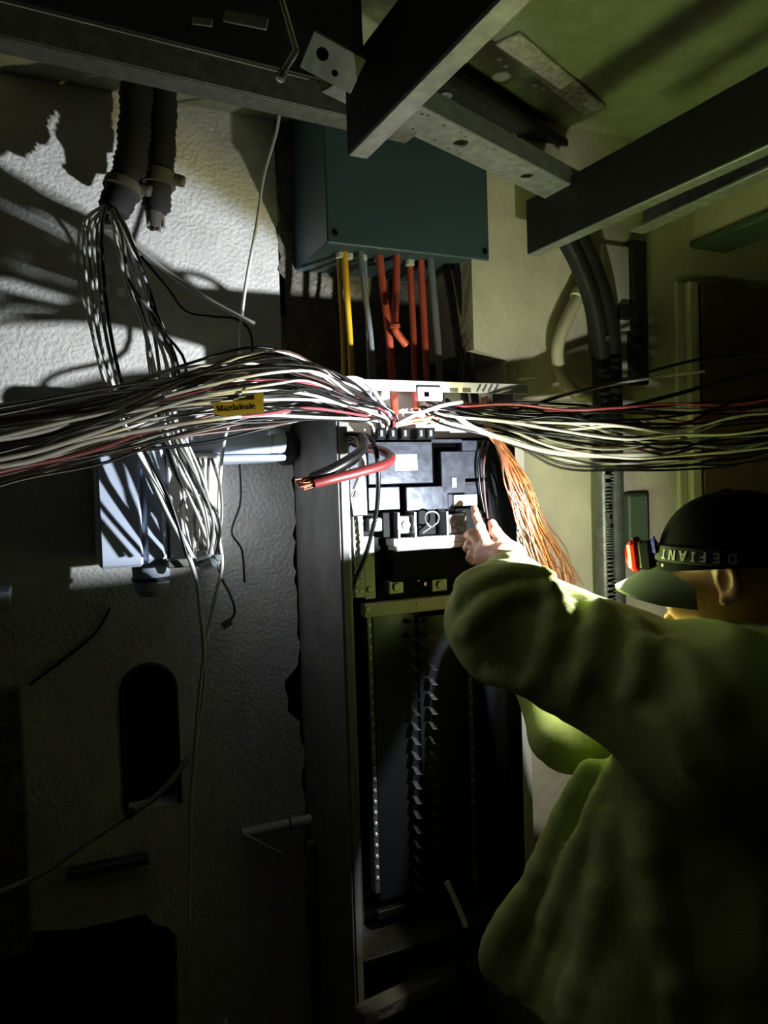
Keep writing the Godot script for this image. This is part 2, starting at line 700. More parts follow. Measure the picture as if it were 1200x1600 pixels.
	mb.tube(smooth([Vector3(dx + 0.86, 1.0, RIGHT_Z + 0.02), Vector3(dx + 0.86, 1.0, RIGHT_Z + 0.07), Vector3(dx + 0.80, 1.0, RIGHT_Z + 0.08)]), 0.01, 8)
	obj("door_handle", mb, M.zinc, door)


# ------------------------------------------------------------------ overhead steel
func c_beam(called: String, a: Vector3, b: Vector3, web: float, flange: float, label: String, side := 1.0) -> Node3D:
	var t := thing(called, label, "beam", "")
	var d := (b - a).normalized()
	var x := Vector3.UP.cross(d).normalized() * side
	var mb := MB.new()
	bar(mb, a + Vector3.UP * web / 2, b + Vector3.UP * web / 2, 0.004, web, 0.0005)
	obj("web", mb, M.dark_steel, t)
	mb = MB.new()
	bar(mb, a + x * flange / 2, b + x * flange / 2, flange, 0.005, 0.001)
	bar(mb, a + x * flange + Vector3.UP * 0.006, b + x * flange + Vector3.UP * 0.006, 0.003, 0.014, 0.0005)
	obj("lower_flange", mb, M.galvanised, t)
	mb = MB.new()
	bar(mb, a + x * flange / 2 + Vector3.UP * web, b + x * flange / 2 + Vector3.UP * web, flange, 0.005, 0.001)
	obj("upper_flange", mb, M.galvanised, t)
	return t

func overhead() -> void:
	var Y := 2.0
	var a := on_y(545, 241, Y)
	var d := on_y(775, 3, Y)
	d = a + (d - a).normalized() * 2.2
	c_beam("steel_joist", a, d, 0.125, 0.03, "dark steel joist whose cut end hangs over the grey junction box", 1.0)
	a = on_y(825, 397, Y)
	d = on_y(1200, 226, Y)
	d = a + (d - a).normalized() * 2.6
	c_beam("steel_joist", a, d, 0.115, 0.03, "dark steel joist ending above the curved track on the right wall", 1.0)
	# perforated cross track between the joists
	var p := on_y(618, 172, 2.10)
	var q := on_y(866, 296, 2.10)
	var dir := (q - p).normalized()
	var cs := CSGCombiner3D.new()
	cs.name = numbered("perforated_track")
	var w := 0.075
	var L := p.distance_to(q) + 0.25
	var plate := CSGBox3D.new()
	plate.size = Vector3(w, 0.003, L)
	plate.material = M.galvanised
	cs.add_child(plate)
	plate.name = "plate"
	for s in [-1.0, 1.0]:
		var lip := CSGBox3D.new()
		lip.size = Vector3(0.003, 0.035, L)
		lip.position = Vector3(s * w / 2, 0.017, 0)
		lip.material = M.galvanised
		cs.add_child(lip)
		lip.name = "lip"
	var along := func(px: float, py: float) -> float: return (on_y(px, py, 2.10) - (p + q) / 2).dot(dir)
	var spots := [[0.0, along.call(708, 228), 0.014], [0.0, along.call(798, 284), 0.014], [0.0, -L / 2 + 0.10, 0.014]]
	for k in 13:
		spots.append([0.022 * (1 if k % 2 else -1), along.call(640 + k * 16, 186 + k * 9), 0.0034])
		spots.append([0.026 * (1 if k % 3 else -1), along.call(646 + k * 16, 190 + k * 9), 0.0028])
	for sp in spots:
		var c := CSGCylinder3D.new()
		c.operation = CSGShape3D.OPERATION_SUBTRACTION
		c.radius = sp[2]
		c.height = 0.02
		c.sides = 16 if sp[2] > 0.01 else 8
		c.position = Vector3(sp[0], 0, sp[1])
		cs.add_child(c)
		c.name = "punch"
	var z := dir
	var x := Vector3.UP.cross(z).normalized()
	cs.transform = Transform3D(Basis(x, z.cross(x), z), (p + q) / 2)
	add_child(cs)
	tag(cs, "galvanised cross track punched with two large holes and many small ones", "track")
	# long ledger along the wall at the top left
	var l0 := on_y(0, 30, 2.12)
	var l1 := on_y(552, 164, 2.12)
	var ld := (l1 - l0).normalized()
	var t := thing("steel_ledger", "long horizontal steel ledger crossing the top left in front of the plaster wall", "beam")
	var mb := MB.new()
	bar(mb, l0 - ld * 0.9, l1 + ld * 0.12, 0.004, 0.042, 0.001)
	bar(mb, l0 - ld * 0.9 + Vector3(0, -0.021, -0.02), l1 + ld * 0.12 + Vector3(0, -0.021, -0.02), 0.04, 0.004, 0.001)
	obj("lower_angle", mb, M.dull_steel, t)
	mb = MB.new()
	bar(mb, l0 - ld * 0.9 + Vector3(0, 0.12, 0.0), l1 + ld * 0.02 + Vector3(0, 0.12, 0.0), 0.008, 0.19, 0.002)
	obj("web", mb, M.dark_steel, t)
	mb = MB.new()
	mb.disc(on_y(499, 160, 2.12) + Vector3(0, -0.003, 0.0025), Vector3(0, 0, 1), 0.005, 0.004, 10)
	obj("screw", mb, M.hole, t)
	# bracket plate and bolt hanging between ledger and joist
	t = thing("bracket_plate", "small grey steel bracket plate with holes tucked behind the ledger", "bracket")
	mb = MB.new()
	var bp := far(520, 98, 1.0)
	var bb := Basis.from_euler(Vector3(0.9, -0.5, -0.55))
	mb.box(bp, Vector3(0.075, 0.05, 0.004), 0.001, bb)
	obj("plate", mb, M.galvanised, t)
	mb = MB.new()
	bar(mb, bp + bb * Vector3(0.03, 0.02, 0), Vector3(bp.x + 0.04, 2.34, bp.z - 0.02), 0.02, 0.004, 0.0005, Vector3(1, 0, 0))
	obj("hanger", mb, M.dark_steel, t)
	for k in [[-0.016, 0.004, 0.008], [0.008, -0.01, 0.004]]:
		mb = MB.new()
		mb.disc(bp + bb * Vector3(k[0], k[1], 0.002), bb.z, k[2], 0.001, 10)
		obj("bolt_hole", mb, M.hole, t)
	t = thing("hanger_bolt", "shiny bolt with a round end hanging at the top left of the joist", "bolt")
	mb = MB.new()
	mb.tube(PackedVector3Array([far(462, 80, 0.98) + Vector3(0.0, 0.22, -0.12), far(462, 80, 0.98), far(440, 116, 0.98)]), 0.005, 8)
	obj("shank", mb, M.bright_metal, t)
	mb = MB.new()
	mb.lathe(far(440, 118, 0.98), Vector3(-0.4, -1, 0), [Vector2(0, 0.008), Vector2(0.006, 0.006), Vector2(0.0075, 0), Vector2(0.006, -0.005), Vector2(0, -0.006)], 10)
	obj("nut", mb, M.bright_metal, t)
	t = thing("hanger_strap", "pale strap lying over the ledger near the top edge", "strap")
	mb = MB.new()
	bar(mb, far(350, 24, 1.02), far(418, 38, 1.02), 0.004, 0.016, 0.001)
	bar(mb, far(300, 32, 1.02), far(332, 36, 1.02), 0.004, 0.01, 0.001)
	obj("strap_metal", mb, M.galvanised, t)
	# pale rough batten on the ceiling
	mb = MB.new()
	bar(mb, on_y(792, 60, 2.336), on_y(930, 172, 2.336), 0.055, 0.008, 0.002)
	put("ceiling_batten", mb, M.rough_patch, "rough pale strip of plaster stuck across the ceiling board", "strip")
	# shallow boards flanking the ceiling panel, and two domed plugs
	mb = MB.new()
	bar(mb, on_y(640, 100, 2.30) , on_y(890, 250, 2.30), 0.09, 0.02, 0.003)
	var cb := put("ceiling_board", mb, M.dark_steel, "dark board along the near side of the lit ceiling panel", "board")
	for e in [[696, 148], [798, 212]]:
		mb = MB.new()
		mb.disc(on_y(e[0], e[1], 2.288), Vector3.DOWN, 0.014, 0.004, 14)
		put("ceiling_plug", mb, M.galvanised, "round pale plug in the dark board under the ceiling" + (", left of two" if e[0] < 700 else ", right of two"), "plug")
	# rail and boxed header on the right
	var r0 := on_y(995, 362, 2.0)
	var r1 := on_y(1200, 268, 2.0)
	r1 = r0 + (r1 - r0).normalized() * 1.8
	mb = MB.new()
	bar(mb, r0, r1, 0.035, 0.006, 0.001)
	bar(mb, r0 + Vector3(0.018, 0.02, 0), r1 + Vector3(0.018, 0.02, 0), 0.004, 0.045, 0.001)
	put("door_rail", mb, M.galvanised, "grey horizontal door rail running over the door on the right", "rail")
	t = thing("door_header", "greenish boxed header over the doorway at the right edge", "header")
	var h0 := on_y(1064, 392, 2.10)
	var h1 := on_y(1200, 338, 2.10)
	h1 = h0 + (h1 - h0).normalized() * 1.6
	mb = MB.new()
	bar(mb, h0 + Vector3(0.05, 0.06, 0), h1 + Vector3(0.05, 0.06, 0), 0.10, 0.10, 0.003)
	obj("casing", mb, M.cream_wall, t)
	mb = MB.new()
	bar(mb, h0 + Vector3(0.05, 0, 0), h1 + Vector3(0.05, 0, 0), 0.13, 0.016, 0.003)
	obj("lower_lip", mb, M.box_green, t)


# ------------------------------------------------------------------ the electrical panel
func screw(mb: MB, c: Vector3, r: float) -> void:
	mb.disc(c, Vector3(0, 0, 1), r, r * 0.6, 10)
	mb.box(c + Vector3(0, 0, r * 0.6), Vector3(r * 1.5, r * 0.22, r * 0.2), 0.0)

func panel() -> void:
	var t := thing("electrical_panel", "opened electrical panel with grey shield, lugs and empty breaker stabs", "panel")
	var xl := 0.558
	var xr := 0.985
	var yt := on_z(680, 598, 0.0).y
	var yb := on_z(690, 1425, -0.09).y
	var zb := -0.115
	var mb := MB.new()
	mb.box(Vector3((xl + xr) / 2, (yt + yb) / 2, zb - 0.003), Vector3(xr - xl, yt - yb, 0.006), 0.001)
	obj("back_pan", mb, M.bus_plate, t)
	mb = MB.new()
	mb.box(Vector3((xl + xr) / 2, yt - 0.085, zb + 0.002), Vector3(xr - xl - 0.01, 0.16, 0.004), 0.001)
	obj("upper_back", mb, M.white_enamel, t)
	mb = MB.new()
	mb.box(Vector3(xl + 0.003, (yt + yb) / 2, zb / 2), Vector3(0.005, yt - yb, -zb), 0.001)
	obj("side_wall", mb, M.zinc, t)
	mb = MB.new()
	mb.box(Vector3(xr - 0.003, (yt + yb) / 2, zb / 2), Vector3(0.006, yt - yb, -zb), 0.001)
	obj("side_wall", mb, M.dark_steel, t)
	mb = MB.new()
	mb.box(Vector3(xr - 0.012, (yt + yb) / 2 , 0.001), Vector3(0.024, yt - yb, 0.003), 0.001)
	obj("side_flange", mb, M.white_enamel, t)
	mb = MB.new()
	mb.box(Vector3((xl + xr) / 2, yb + 0.003, zb / 2), Vector3(xr - xl, 0.006, -zb), 0.001)
	obj("bottom_plate", mb, M.dark_steel, t)
	mb = MB.new()
	mb.box(Vector3((xl + xr) / 2 - 0.01, yt - 0.003, zb / 2 + 0.01), Vector3(xr - xl + 0.02, 0.006, -zb + 0.02), 0.001)
	mb.box(Vector3((xl + xr) / 2 - 0.01, yt - 0.011, 0.018), Vector3(xr - xl + 0.02, 0.022, 0.005), 0.001)
	var top := obj("top_plate", mb, M.white_enamel, t)
	# knockouts and vents in the lip
	mb = MB.new()
	rect(mb, 654, 604, 692, 626, 0.018, 0.028, 0.002)
	obj("socket", mb, M.white_enamel, top)
	mb = MB.new()
	rect(mb, 663, 612, 671, 620, 0.026, 0.0285, 0.0005)
	obj("socket_hole", mb, M.hole, top)
	for k in 4:
		mb = MB.new()
		var sx := 745.0 + k * 9.0
		bar(mb, on_z(sx, 612, 0.021), on_z(sx + 6, 601, 0.021), 0.003, 0.003, 0.0, Vector3(0, 0, 1))
		obj("vent_rib", mb, M.zinc, top)
	for k in 2:
		mb = MB.new()
		rect(mb, 703 + k * 20, 606, 716 + k * 20, 613, 0.018, 0.0215, 0.0005)
		obj("knockout", mb, M.zinc, top)
	# row of small black terminals under the top
	for k in [0, 1, 2, 4, 5]:
		mb = MB.new()
		var sx: float = [590, 608, 627, 640, 652, 667][k]
		rect(mb, sx, 668, sx + 13, 686, -0.07, -0.035, 0.001)
		var tb := obj("terminal_block", mb, M.black_plastic, t)
		mb = MB.new()
		rect(mb, sx + 4, 672, sx + 9, 682, -0.036, -0.031, 0.0008)
		obj("terminal_clip", mb, M.bright_metal, tb)
	# grey shield built of plates, with the dark slots left open between them
	mb = MB.new()
	rect(mb, 546, 684, 768, 802, -0.10, -0.088, 0.001)
	obj("slot_backing", mb, M.hole, t)
	for e in [[575, 686, 676, 756], [546, 690, 573, 806], [690, 705, 760, 770], [722, 688, 762, 704], [576, 686, 722, 692], [576, 761, 625, 797], [635, 760, 700, 797], [700, 772, 710, 800], [726, 746, 760, 772]]:
		mb = MB.new()
		rect(mb, e[0], e[1], e[2], e[3], -0.080, -0.06, 0.0015)
		obj("shield_plate", mb, M.pan, t)
	mb = MB.new()
	rect(mb, 617, 710, 652, 735, -0.061, -0.0592, 0.0003)
	obj("label", mb, M.label_white, t)
	mb = MB.new()
	rect(mb, 710, 773, 746, 790, -0.061, -0.052, 0.0008)
	obj("label", mb, M.strip_paint, t)
	mb = MB.new()
	rect(mb, 706, 746, 714, 762, -0.072, -0.058, 0.0008)
	obj("latch", mb, M.bright_metal, t)
	# black bundle channel at the right
	mb = MB.new()
	rect(mb, 764, 686, 779, 930, zb, -0.05, 0.001)
	obj("wire_channel", mb, M.black_plastic, t)
	# lug assembly
	mb = MB.new()
	rect(mb, 560, 797, 760, 935, -0.09, -0.07, 0.002)
	var lug := obj("lug_base", mb, M.black_plastic, t)
	mb = MB.new()
	rect(mb, 598, 800, 620, 840, -0.07, -0.045, 0.002)
	rect(mb, 654, 796, 698, 836, -0.07, -0.062, 0.002)
	rect(mb, 612, 856, 742, 905, -0.07, -0.03, 0.004)
	rect(mb, 628, 845, 660, 862, -0.07, -0.028, 0.004)
	obj("barrier", mb, M.black_plastic, lug)
	for e in [[578, 809, 598, 831], [623, 806, 644, 834], [701, 803, 724, 834]]:
		mb = MB.new()
		rect(mb, e[0], e[1], e[2], e[3], -0.07, -0.04, 0.003)
		var l := obj("lug", mb, M.bright_metal, lug)
		mb = MB.new()
		screw(mb, on_z((e[0] + e[2]) / 2.0, (e[1] + e[3]) / 2.0, -0.04), 0.010)
		obj("lug_screw", mb, M.zinc, lug)
	for e in [[622, 801], [648, 800], [698, 799], [726, 799]]:
		mb = MB.new()
		rect(mb, e[0], e[1], e[0] + 3, e[1] + 42, -0.07, -0.022, 0.0006)
		obj("lug_fin", mb, M.bright_metal, lug)
	mb = MB.new()
	var rp := PackedVector3Array()
	var rc := on_z(675, 811, -0.03)
	for k in 22:
		var an := -0.6 + TAU * 0.9 * k / 21.0
		rp.append(rc + Vector3(cos(an) * 0.0165, sin(an) * 0.0165, 0.003 * sin(an * 2.0)))
	mb.tube(rp, 0.0022, 7)
	mb.tube(PackedVector3Array([rp[0], rp[0] + Vector3(-0.03, -0.02, -0.01)]), 0.002, 6)
	obj("ring_terminal", mb, M.bright_metal, lug)
	mb = MB.new()
	rect(mb, 616, 838, 742, 850, -0.07, -0.026, 0.002)
	rect(mb, 620, 850, 740, 858, -0.07, -0.024, 0.002)
	obj("bus_bridge", mb, M.white_enamel, lug)
	for e in [[608, 907, 631, 928], [675, 904, 699, 924]]:
		mb = MB.new()
		rect(mb, e[0], e[1], e[2], e[3], -0.07, -0.042, 0.002)
		obj("lug_pad", mb, M.zinc, lug)
		mb = MB.new()
		screw(mb, on_z((e[0] + e[2]) / 2.0, (e[1] + e[3]) / 2.0, -0.042), 0.009)
		obj("lug_screw", mb, M.zinc, lug)
	for e in [[653, 905], [664, 912]]:
		mb = MB.new()
		screw(mb, on_z(e[0], e[1], -0.06), 0.005)
		obj("screw", mb, M.bright_metal, lug)
	# neutral bar at the left
	mb = MB.new()
	rect(mb, 553, 806, 569, 934, -0.09, -0.05, 0.001)
	var nb := obj("neutral_bar", mb, M.zinc, t)
	mb = MB.new()
	rect(mb, 569, 838, 586, 936, -0.09, -0.06, 0.001)
	obj("bar_plate", mb, M.zinc, nb)
	for k in 11:
		for s in 2:
			mb = MB.new()
			screw(mb, on_z(557 + s * 7.5, 814 + k * 11.0, -0.05), 0.0036)
			obj("bar_screw", mb, M.bright_metal, nb)
	for e in [[578, 921], [575, 867], [582, 867]]:
		mb = MB.new()
		screw(mb, on_z(e[0], e[1], -0.06), 0.0075 if e[1] > 900 else 0.003)
		obj("bar_screw", mb, M.zinc, nb)
	# painted mounting strip over the bus plate
	mb = MB.new()
	rect(mb, 570, 933, 782, 954, -0.075, -0.05, 0.0015)
	var ms := obj("mounting_strip", mb, M.strip_paint, t)
	for e in [[575, 952, 0.007], [652, 943, 0.004]]:
		mb = MB.new()
		screw(mb, on_z(e[0], e[1], -0.05), e[2])
		obj("strip_screw", mb, M.zinc, ms)
	# black bus plate with two columns of breaker stabs
	mb = MB.new()
	rect(mb, 588, 958, 655, 1402, -0.1, -0.068, 0.002)
	rect(mb, 659, 958, 742, 1402, -0.1, -0.068, 0.002)
	rect(mb, 655, 958, 659, 1402, -0.1, -0.076, 0.0)
	var bus := obj("bus_plate", mb, M.bus_plate, t)
	for k in 19:
		var yy := 974.0 + k * 23.0
		for s in 2:
			mb = MB.new()
			var c := on_z((645.0 if s == 0 else 673.0) + k * 0.55, yy + s * -1.0, -0.05)
			var B := Basis.from_euler(Vector3(0.35, 0, -0.35 if s == 0 else -0.28))
			mb.box(c, Vector3(0.015, 0.0022, 0.026), 0.0008, B)
			mb.box(c + Vector3(-0.004, 0.004, -0.004), Vector3(0.006, 0.004, 0.014), 0.0008, B)
			obj("breaker_stab", mb, M.stab_metal, bus)
	for s in 2:
		mb = MB.new()
		var a := on_z(577.0 if s == 0 else 732.0, 962, -0.062)
		var b := on_z(577.0 if s == 0 else 732.0, 1400, -0.062)
		mb.box(Vector3(a.x, (a.y + b.y) / 2, -0.075), Vector3(0.011, a.y - b.y, 0.026), 0.001)
		var rail := obj("ground_rail", mb, M.stab_metal, t)
		for k in 24:
			mb = MB.new()
			screw(mb, Vector3(a.x, a.y - 0.02 - k * (a.y - b.y - 0.03) / 24.0, -0.062), 0.0042)
			obj("rail_screw", mb, M.zinc, rail)
	mb = MB.new()
	rect(mb, 590, 1404, 740, 1418, -0.1, -0.07, 0.002)
	obj("bus_foot", mb, M.black_plastic, t)


# ------------------------------------------------------------------ grey box with cables over the panel
func grey_box() -> void:
	var t := thing("junction_box", "large blue-grey metal junction box mounted above the open panel", "box")
	var zf := -0.06
	var a := on_z(513, 380, zf)
	var b := on_z(762, 395, zf)
	var y0 := on_z(640, 392, zf).y
	var y1 := y0 + 0.36
	var mb := MB.new()
	mb.box(Vector3((a.x + b.x) / 2, (y0 + y1) / 2, (zf - 0.28) / 2 - 0.006), Vector3(b.x - a.x, y1 - y0, 0.28 + zf - 0.012), 0.003)
	obj("body", mb, M.box_teal, t)
	mb = MB.new()
	mb.box(Vector3((a.x + b.x) / 2, (y0 + y1) / 2, zf - 0.004), Vector3(b.x - a.x + 0.006, y1 - y0 + 0.006, 0.014), 0.003)
	var lid := obj("lid", mb, M.box_teal, t)
	for e in [[a.x + 0.014, y0 + 0.018], [b.x - 0.010, y0 + 0.016], [a.x + 0.014, y1 - 0.02]]:
		mb = MB.new()
		screw(mb, Vector3(e[0], e[1], zf + 0.003), 0.006)
		obj("lid_screw", mb, M.black_plastic, lid)
	# bushings under the box
	var spots := [532, 545, 566, 592, 618, 640, 655, 672, 700, 712]
	for sx in spots:
		mb = MB.new()
		var c := on_z(sx, 398, -0.12)
		c.y = y0
		mb.lathe(c, Vector3.DOWN, [Vector2(0.008, 0), Vector2(0.0105, 0.001), Vector2(0.0105, 0.011), Vector2(0.008, 0.012), Vector2(0, 0.012)], 10)
		obj("bushing", mb, M.strip_paint if sx < 650 else M.black_plastic, t)
	# cables dropping into the panel: [top px, bottom px, material, radius, bottom y px, label]
	var cs := [
		[529, 540, "cable_yellow", 0.0052, 700, "thin yellow cable at the far left under the grey box"],
		[538, 552, "cable_yellow", 0.0068, 640, "thicker yellow cable beside the thin one under the grey box"],
		[562, 590, "cable_grey", 0.0062, 680, "dark grey cable between the yellow and orange ones"],
		[570, 578, "cable_blue", 0.004, 620, "pale blue-grey cable behind the dark grey one"],
		[592, 618, "cable_orange", 0.0085, 660, "thickest orange cable hanging from the grey box"],
		[620, 617, "cable_orange", 0.0082, 510, "orange cable bent short with a crimped lower end"],
		[640, 650, "cable_orange", 0.0075, 640, "orange cable right of the crimped one"],
		[657, 668, "cable_orange", 0.008, 640, "orange cable next to the grey cable on the right"],
		[672, 690, "cable_grey", 0.0085, 650, "thick light grey cable right of the orange cables"],
		[694, 728, "wire_black", 0.009, 640, "left one of the two thick black cables under the grey box"],
		[710, 744, "wire_black", 0.009, 640, "right one of the two thick black cables under the grey box"],
	]
	var k := 0
	for c in cs:
		mb = MB.new()
		var z := -0.13 + 0.016 * (k % 3)
		var up := on_z(c[0], 392, z)
		up.y = y0 + 0.01
		var yb: float = c[4]
		var end := on_z(c[1], yb, -0.05)
		var pts := [up, on_z(lerpf(c[0], c[1], 0.25), 450, z), on_z(lerpf(c[0], c[1], 0.62), 530 if yb > 520 else 470, z + 0.01), end]
		if yb <= 520:
			pts.append(on_z(623, 524, -0.06))
			pts.append(on_z(634, 538, -0.07))
		mb.tube(smooth(pts, 7), c[3], 10)
		if yb <= 520:
			mb.lathe(on_z(617, 509, -0.05), Vector3(0.1, -1, 0), [Vector2(0.006, -0.006), Vector2(0.0115, -0.002), Vector2(0.0115, 0.004), Vector2(0.006, 0.007)], 10)
		put("power_cable", mb, M[c[2]], c[5], "cable", "cables dropping from the grey box")
		k += 1
	# pale tape flags tied to the cables
	for e in [[505, 440, 0.014, 0.07], [600, 560, 0.016, 0.05], [548, 470, 0.012, 0.06]]:
		pass


# ------------------------------------------------------------------ things on the right wall
func right_wall_things() -> void:
	# curved door track: an open channel swept up the wall and bent over at the top
	var t := thing("door_track", "dark curved door track with punched holes rising up the right wall", "track")
	var ctr := []
	var zt := 0.03
	for e in [[969, 1400], [962, 1000], [957, 760], [955, 600], [950, 520], [938, 460], [918, 405], [898, 366]]:
		ctr.append(on_z(e[0], e[1], zt))
	ctr[0].y = 0.02
	var cl := smooth(ctr, 8)
	var prof := [Vector2(-0.024, 0.0), Vector2(-0.030, 0.006), Vector2(-0.030, 0.030), Vector2(-0.022, 0.036), Vector2(-0.008, 0.036), Vector2(-0.004, 0.030), Vector2(0.004, 0.030), Vector2(0.010, 0.036), Vector2(0.026, 0.034), Vector2(0.030, 0.026), Vector2(0.030, 0.004), Vector2(0.024, 0.0)]
	for part in 2:
		var mb := MB.new()
		var rows := []
		for i in cl.size():
			var low: bool = cl[i].y < on_z(957, 735, zt).y
			if (part == 0) != low and not (part == 1 and i + 1 < cl.size() and i > 0 and cl[i - 1].y < on_z(957, 735, zt).y):
				continue
			var tn: Vector3 = (cl[mini(i + 1, cl.size() - 1)] - cl[maxi(i - 1, 0)]).normalized()
			var sx := tn.cross(Vector3(0, 0, 1)).normalized()
			var row := []
			for q in prof:
				row.append(cl[i] + sx * q.x * 1.15 + Vector3(0, 0, q.y - 0.03))
			rows.append(row)
		mb.sheet(rows, true)
		obj("lower_channel" if part == 0 else "curved_channel", mb, M.galvanised if part == 0 else M.dark_steel, t)
	for e in [[950, 529], [951, 588], [947, 627], [946, 640]]:
		var mb := MB.new()
		rect(mb, e[0] - 2, e[1] - 4, e[0] + 2, e[1] + 3, zt + 0.002, zt + 0.008, 0.0)
		obj("rivet", mb, M.bright_metal, t)
	for e in [[953, 790], [954, 808], [955, 822]]:
		var mb := MB.new()
		mb.disc(on_z(e[0], e[1], zt + 0.005), Vector3(0, 0, 1), 0.005, 0.003, 10)
		obj("bolt", mb, M.black_plastic, t)
	# angle strip and bracket behind the track
	t = thing("angle_bracket", "pale bracket with an upright angle bar bolted behind the curved track", "bracket")
	var mb := MB.new()
	rect(mb, 944, 384, 992, 515, RIGHT_Z, RIGHT_Z + 0.012, 0.001)
	obj("plate", mb, M.strip_paint, t)
	mb = MB.new()
	rect(mb, 992, 376, 1012, 600, RIGHT_Z, RIGHT_Z + 0.03, 0.001)
	obj("angle_bar", mb, M.dark_steel, t)
	mb = MB.new()
	rect(mb, 972, 476, 992, 498, RIGHT_Z + 0.012, RIGHT_Z + 0.03, 0.002)
	obj("bolt_block", mb, M.dark_steel, t)
	# corrugated cream conduit loop
	t = thing("flex_conduit", "cream corrugated conduit curving in a loop beside the track", "conduit")
	mb = MB.new()
	var lp := path([[905, 462, -0.02], [890, 490, -0.015], [874, 530, -0.01], [871, 560, -0.01], [880, 590, -0.01], [897, 612, -0.015], [920, 622, -0.02], [940, 624, -0.03]], 14)
	var rr := PackedFloat32Array()
	for i in lp.size():
		rr.append(0.0145 + 0.0012 * (1 if i % 2 else -1))
	mb.tube_r(lp, rr, 12)
	obj("hose", mb, M.conduit_cream, t)
	mb = MB.new()
	mb.lathe(lp[0], (lp[0] - lp[2]).normalized(), [Vector2(0.014, -0.012), Vector2(0.02, -0.01), Vector2(0.02, 0.012), Vector2(0.016, 0.016), Vector2(0, 0.016)], 12)
	obj("collar", mb, M.conduit_cream, t)
	# small green-grey box behind the headlamp
	t = thing("outlet_box", "small grey-green metal box on the wall right of the track", "box")
	mb = MB.new()
	rect(mb, 984, 772, 1014, 864, RIGHT_Z, RIGHT_Z + 0.05, 0.004)
	obj("body", mb, M.box_green, t)
	mb = MB.new()
	rect(mb, 985, 775, 1013, 861, RIGHT_Z + 0.05, RIGHT_Z + 0.054, 0.002)
	var cv := obj("cover", mb, M.box_green, t)
	mb = MB.new()
	screw(mb, on_z(1009, 784, RIGHT_Z + 0.054), 0.003)
	obj("cover_screw", mb, M.zinc, cv)


